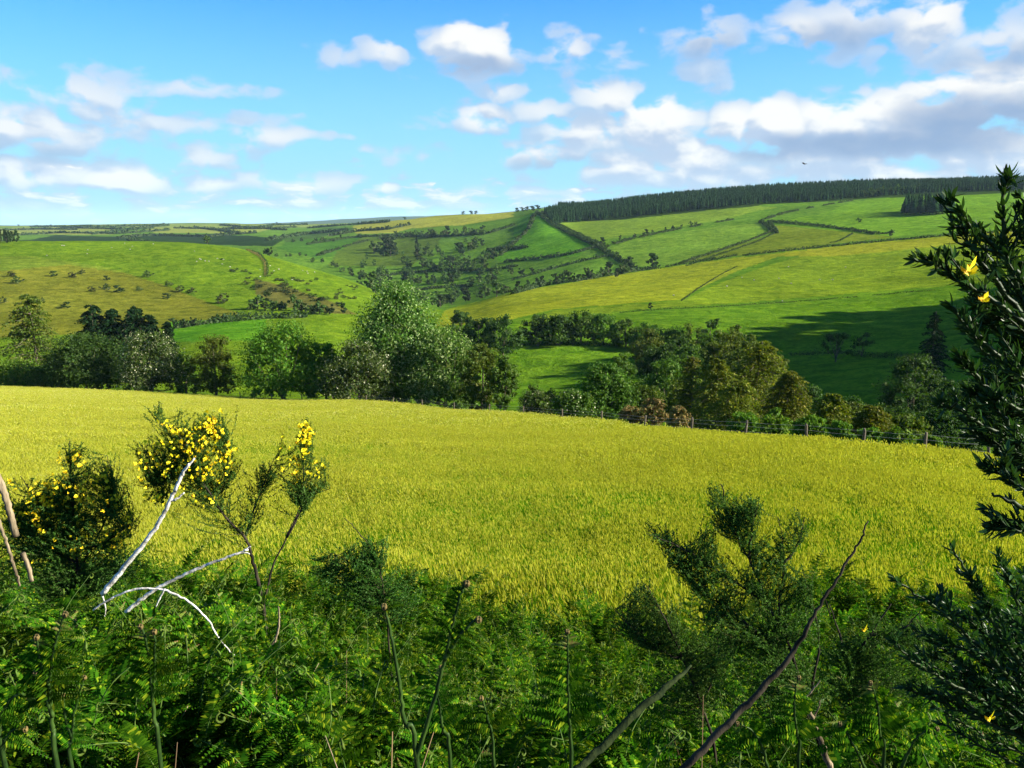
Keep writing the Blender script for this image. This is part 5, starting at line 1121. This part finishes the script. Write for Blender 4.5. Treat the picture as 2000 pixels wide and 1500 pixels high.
for t, wd in zip(t_, w_): NLV += [[t, -wd, wd * .35 - t * t * .10], [t, 0, -t * t * .10], [t, wd, wd * .35 - t * t * .10]]
NLV = np.array(NLV); NLQ = [[i * 3 + k, i * 3 + k + 1, i * 3 + k + 4, i * 3 + k + 3] for i in range(4) for k in range(2)]
mbx = MB(); mbx.add(NLV, NLQ); NLM = mbx.mesh('leaf', M['near_leaf'], True)
SH = [([(2080,760),(2010,620),(1965,480),(1960,400),(1968,346)], 0, 0), ([(2060,640),(1990,540),(1930,470),(1880,430),(1847,386)], 0, 0), ([(2090,720),(1960,600),(1880,550),(1835,520),(1784,507)], -.03, 0),
 ([(2000,620),(1930,530),(1890,470),(1872,430)], .05, 0), ([(2100,800),(1980,720),(1900,650),(1856,600)], .0, 0), ([(2100,860),(1990,800),(1910,740),(1870,690)], .05, 0), ([(2110,900),(2000,870),(1920,830),(1870,800),(1830,786)], 0, 0),
 ([(2110,930),(2010,900),(1950,870),(1890,850)], .05, 0), ([(2060,560),(2020,460),(2005,392)], 0, 0), ([(2080,690),(1980,640),(1920,600),(1890,560)], .08, 0), ([(2100,760),(2000,700),(1940,640),(1915,600)], .1, 0),
 ([(2100,830),(2000,760),(1945,700),(1920,650)], .1, 0), ([(2120,880),(2010,820),(1930,790),(1885,760)], .12, 0), ([(2080,640),(2010,560),(1960,510),(1940,470)], .08, 0), ([(2050,720),(2000,650),(1975,590),(1970,540)], .1, 0),
 ([(2120,850),(2030,800),(1980,740),(1960,690)], .15, 0), ([(2120,920),(2030,880),(1970,850),(1925,840)], .15, 0), ([(2060,870),(1990,850),(1950,800),(1935,770)], .02, 0),
 ([(2050,990),(1995,955),(1962,926),(1928,912)], -.1, 0), ([(2040,1012),(1985,985),(1938,963)], -.1, 1), ([(2050,1040),(1985,1032),(1952,1030)], -.1, 0)]
for i in range(26):
    v0 = RS.uniform(500, 900); u0 = RS.uniform(1875, 1990); SH.append(([(2130, v0 + 160), (2060, v0 + 80), ((u0 + 2050) / 2, v0 + 40), (u0, v0 - RS.uniform(0, 40))], RS.uniform(.08, .3), 0))
near_bush('dark leafy bush reaching in from the right edge, high against the valley', (1.05, .95), [(2150,1500,1.05),(2140,1200,1.05),(2120,950,1.05),(2080,700,1.05)], SH, 1.05, 1.2, .0185)
SHX = SH; SH2 = [([(2150,1450),(2000,1350),(1900,1250),(1820,1180),(1748,1133)], 0, 0), ([(2100,1400),(1980,1280),(1920,1180),(1885,1110),(1862,1074)], 0, 0), ([(2080,1350),(2010,1230),(1975,1150),(1950,1080)], 0, 0),
 ([(2150,1480),(1980,1400),(1850,1330),(1780,1290),(1745,1250)], .06, 0), ([(2100,1500),(1950,1420),(1830,1370),(1765,1340)], .1, 0), ([(2080,1420),(1960,1310),(1880,1240),(1850,1180)], .06, 0), ([(2100,1450),(1990,1330),(1930,1250),(1905,1190)], .1, 0),
 ([(2110,1420),(2040,1280),(2010,1180),(2000,1120)], .05, 0), ([(2120,1500),(2000,1420),(1900,1350),(1820,1310)], .12, 0), ([(2120,1480),(2030,1360),(1970,1290),(1950,1230)], .1, 0), ([(2060,1440),(1960,1360),(1880,1300),(1810,1240)], .1, 0), ([(2100,1400),(2020,1320),(1990,1250),(1975,1200)], .15, 0), ([(2140,1480),(2060,1400),(2000,1370),(1930,1330)], .02, 0)]
for i in range(28):
    v0 = RS.uniform(1190, 1420); u0 = RS.uniform(1780, 1980); SH2.append(([(2130, v0 + 190), (2060, v0 + 110), ((u0 + 2050) / 2, v0 + 50), (u0, v0 - RS.uniform(0, 30))], RS.uniform(.05, .35), 0))
near_bush('dark leafy bush in the bottom right corner, its tips against the meadow', (1.2, 1.1), [(2200,1700,1.2),(2180,1560,1.2),(2150,1450,1.2)], SH2, 1.2, 1.15, .0195)
# single blooms of the near bush
for (u, v, y, lb, sc_) in ((1895,530,.95,'large out of place orange yellow petal bloom in the upper right bush',1.0), (1922,586,1.0,'small bright yellow bloom in the upper right bush below the large one',.6), (1935,1405,.9,'orange yellow bloom low in the bottom right corner',.7), (1690,1231,2.6,'tiny yellow bloom on the twiggy shrub by the slanting stick',1.3)):
    o = mobj('flower', FLM, None, tuple(pt(u, v, y))); o.scale = (sc_,) * 3; o.rotation_euler = (.2, .3, RS.rand()); tag(o, lb.replace('out of place ', ''), 'flower')

# single bracken plants close to the viewer
def fern(label, y, stems, heads, group=None):
    P0 = pt(stems[0][0][0], stems[0][0][1], y); bx, by = P0[0], P0[1]; o0 = np.array([bx, by, gz(bx, by)]); e = empty('bracken_plant', tuple(o0)); tag(e, label, 'fern', group)
    for k, st in enumerate(stems):
        mb = MB(); P = [pt(u, v, y) for (u, v) in st]
        if k == 0: P = [o0 + [0, 0, -.05]] + P
        q = bez(P, 8, .001); tube(mb, q - o0, np.linspace(.0068 if k == 0 else .005, .0024, len(q)), 8, knob=.12); mobj('stem', mb.mesh('stem', M['fern_stem'], True), e)
        if heads[k]:
            mb = MB(); n_ = len(q); i0 = int(n_ * heads[k][0]); ks = np.arange(i0, n_ - 1)
            for j, i in enumerate(ks):
                f = j / max(1, len(ks) - 1); tn = q[i + 1] - q[i]; tn /= np.linalg.norm(tn); sd_ = np.cross(tn, [0, 1., 0]); sd_ /= np.linalg.norm(sd_); up = np.array([0, -.5, .85])
                for s in (-1, 1):
                    ln = heads[k][1] * (1.05 - f) ** .7 * RS.uniform(.8, 1.15)
                    pinna(mb, q[i] - o0, sd_ * s + tn * .55 + RS.randn(3) * .18, up / np.linalg.norm(up), ln, 14, .01, curl=RS.uniform(.3, .8), mat=2 if f > .8 else 0)
            mobj('frond', mb.mesh('frond', [M['bracken'], M['bracken_stem'], M['bracken_tip']]), e)
        e_ = q[-1] - o0; th = np.linspace(0, 1.7 * pi, 9); mb = MB()
        for s in (-1, 1): tube(mb, np.stack([e_[0] + s * np.sin(th) * .006 * (1 - th / 9), e_[1] - th * .001, e_[2] - .005 + np.cos(th) * .006], 1), np.linspace(.002, .003, 9), 5, knob=.5)
        mobj('fiddlehead', mb.mesh('fiddlehead', M['fiddle']), e)
M['fern_stem'] = woodmat('fern_stem', (.012, .030, .006), (.036, .072, .012), 35, .5, .2)
M['fiddle'] = woodmat('fiddle', (.06, .05, .02), (.17, .12, .04), 80, .8, .8)
fern('tall forked bracken stalk in the bottom centre, left arm tipped by a rust curl', 1.6, [[(815,1500),(790,1410),(778,1320),(762,1230),(750,1180)], [(812,1490),(850,1360),(868,1290),(885,1220),(900,1160),(912,1135)], [(868,1290),(900,1240),(935,1205)]], [(.93, .05), (.42, .07), (.4, .05)])
fern('thick green bracken stalk near the bottom left, branching at the top', 1.7, [[(112,1500),(103,1420),(98,1330),(108,1260),(128,1195)], [(100,1340),(80,1290),(72,1240)], [(103,1400),(88,1350),(70,1310)]], [(.5, .10), (.2, .10), (.3, .08)])
fern('slim green bracken stalk right of the thick stalk near the bottom left', 1.9, [[(315,1500),(302,1400),(296,1330),(290,1270),(275,1220)], [(300,1360),(303,1290),(302,1230)]], [(.5, .10), (.3, .09)])
fern('small forked bracken stalk between the two tall stalks at the bottom left', 2.0, [[(140,1500),(140,1450),(148,1380),(165,1320)], [(140,1440),(128,1400),(124,1355)]], [(.4, .07), (.4, .05)])
fern('straight dark bracken stalk right of the tall forked one', 2.1, [[(1115,1500),(1112,1400),(1110,1300),(1108,1230)]], [(.45, .14)])
fern('leaning bracken stalk just right of the forked stalk', 2.0, [[(880,1500),(865,1420),(855,1350),(862,1300)], [(965,1500),(960,1430),(940,1360)]], [(.5, .10), (.5, .1)])
fern('bright bracken fronds in the bottom left corner', 1.8, [[(10,1500),(0,1420),(10,1380),(40,1355),(75,1370)], [(0,1470),(20,1430),(50,1420)]], [(.45, .09), (.3, .08)])
fern('fresh green bracken below the slanting stick', 2.2, [[(1560,1500),(1556,1430),(1550,1370),(1560,1320)], [(1500,1500),(1480,1440),(1440,1410)]], [(.4, .12), (.4, .11)])
fern('fresh green bracken in the bottom right between the two bushes', 2.2, [[(1725,1500),(1718,1430),(1712,1370),(1700,1330)], [(1690,1500),(1660,1440),(1640,1410)], [(1760,1500),(1790,1440),(1830,1420)]], [(.4, .12), (.4, .12), (.4, .11)])
nb_ = bank_pts(400, 2.9, 5.5); nb_ = nb_[np.abs(nb_[:, 0] / nb_[:, 1]) < .66][:110]
for i, p_ in enumerate(nb_):
    o = mobj('bracken_frond', BR[i % len(BR)], None, tuple(p_)); o.rotation_euler = (RS.randn() * .15, RS.randn() * .15, RS.rand() * 6.28); sc_ = RS.uniform(.5, .85); o.scale = (sc_,) * 3
    tag(o, 'green young bracken frond rising among the others on the foreground bank', 'fern', 'bracken fronds on the foreground bank')

# bird against the clouds
mb = MB(); tube(mb, [[-.09, 0, 0], [-.05, 0, .005], [0, 0, .008], [.06, 0, .004], [.09, 0, 0], [.11, 0, -.002]], [.004, .018, .024, .02, .012, .002], 7)
for s in (-1, 1): mb.add([[.03, s * .01, .01], [.05, s * .09, .05], [-.02, s * .19, .02], [-.03, s * .08, .03], [-.04, s * .01, .008]], [[0, 1, 3, 4]], [[1, 2, 3]])
mb.add([[-.07, -.01, 0], [-.07, .01, 0], [-.14, .03, 0], [-.12, 0, 0], [-.14, -.03, 0]], None, [[0, 3, 4], [0, 1, 3], [1, 2, 3]])
o = mobj('bird', mb.mesh('bird', M['bark_dark']), None, tuple(pt(1570, 320, 34))); o.rotation_euler = (.3, .2, .5); tag(o, 'small dark bird flying before the clouds above the forest', 'bird')

# ------------------------------------------------------------------ haze
hz, b = newmat('haze'); pv = b.n('ShaderNodeVolumePrincipled'); pv.inputs['Color'].default_value = (.58, .80, 1, 1); pv.inputs['Density'].default_value = HAZE; pv.inputs['Anisotropy'].default_value = 0
oo = b.n('ShaderNodeOutputMaterial'); b.link(pv.outputs[0], oo.inputs['Volume'])
xs = 34000.0; zb, zt = min(-150.0, float(GZ.min()) - 1), 420.0
mb = MB(); mb.add([[x, y, z] for z in (zb, zt) for (x, y) in ((-xs, -xs), (xs, -xs), (xs, xs), (-xs, xs))], [[3, 2, 1, 0], [4, 5, 6, 7], [0, 1, 5, 4], [1, 2, 6, 5], [2, 3, 7, 6], [3, 0, 4, 7]])
if HAZE > 0: tag(mobj('haze', mb.mesh('haze', hz)), 'thin pale blue haze lying over the whole valley', 'haze', kind='stuff')
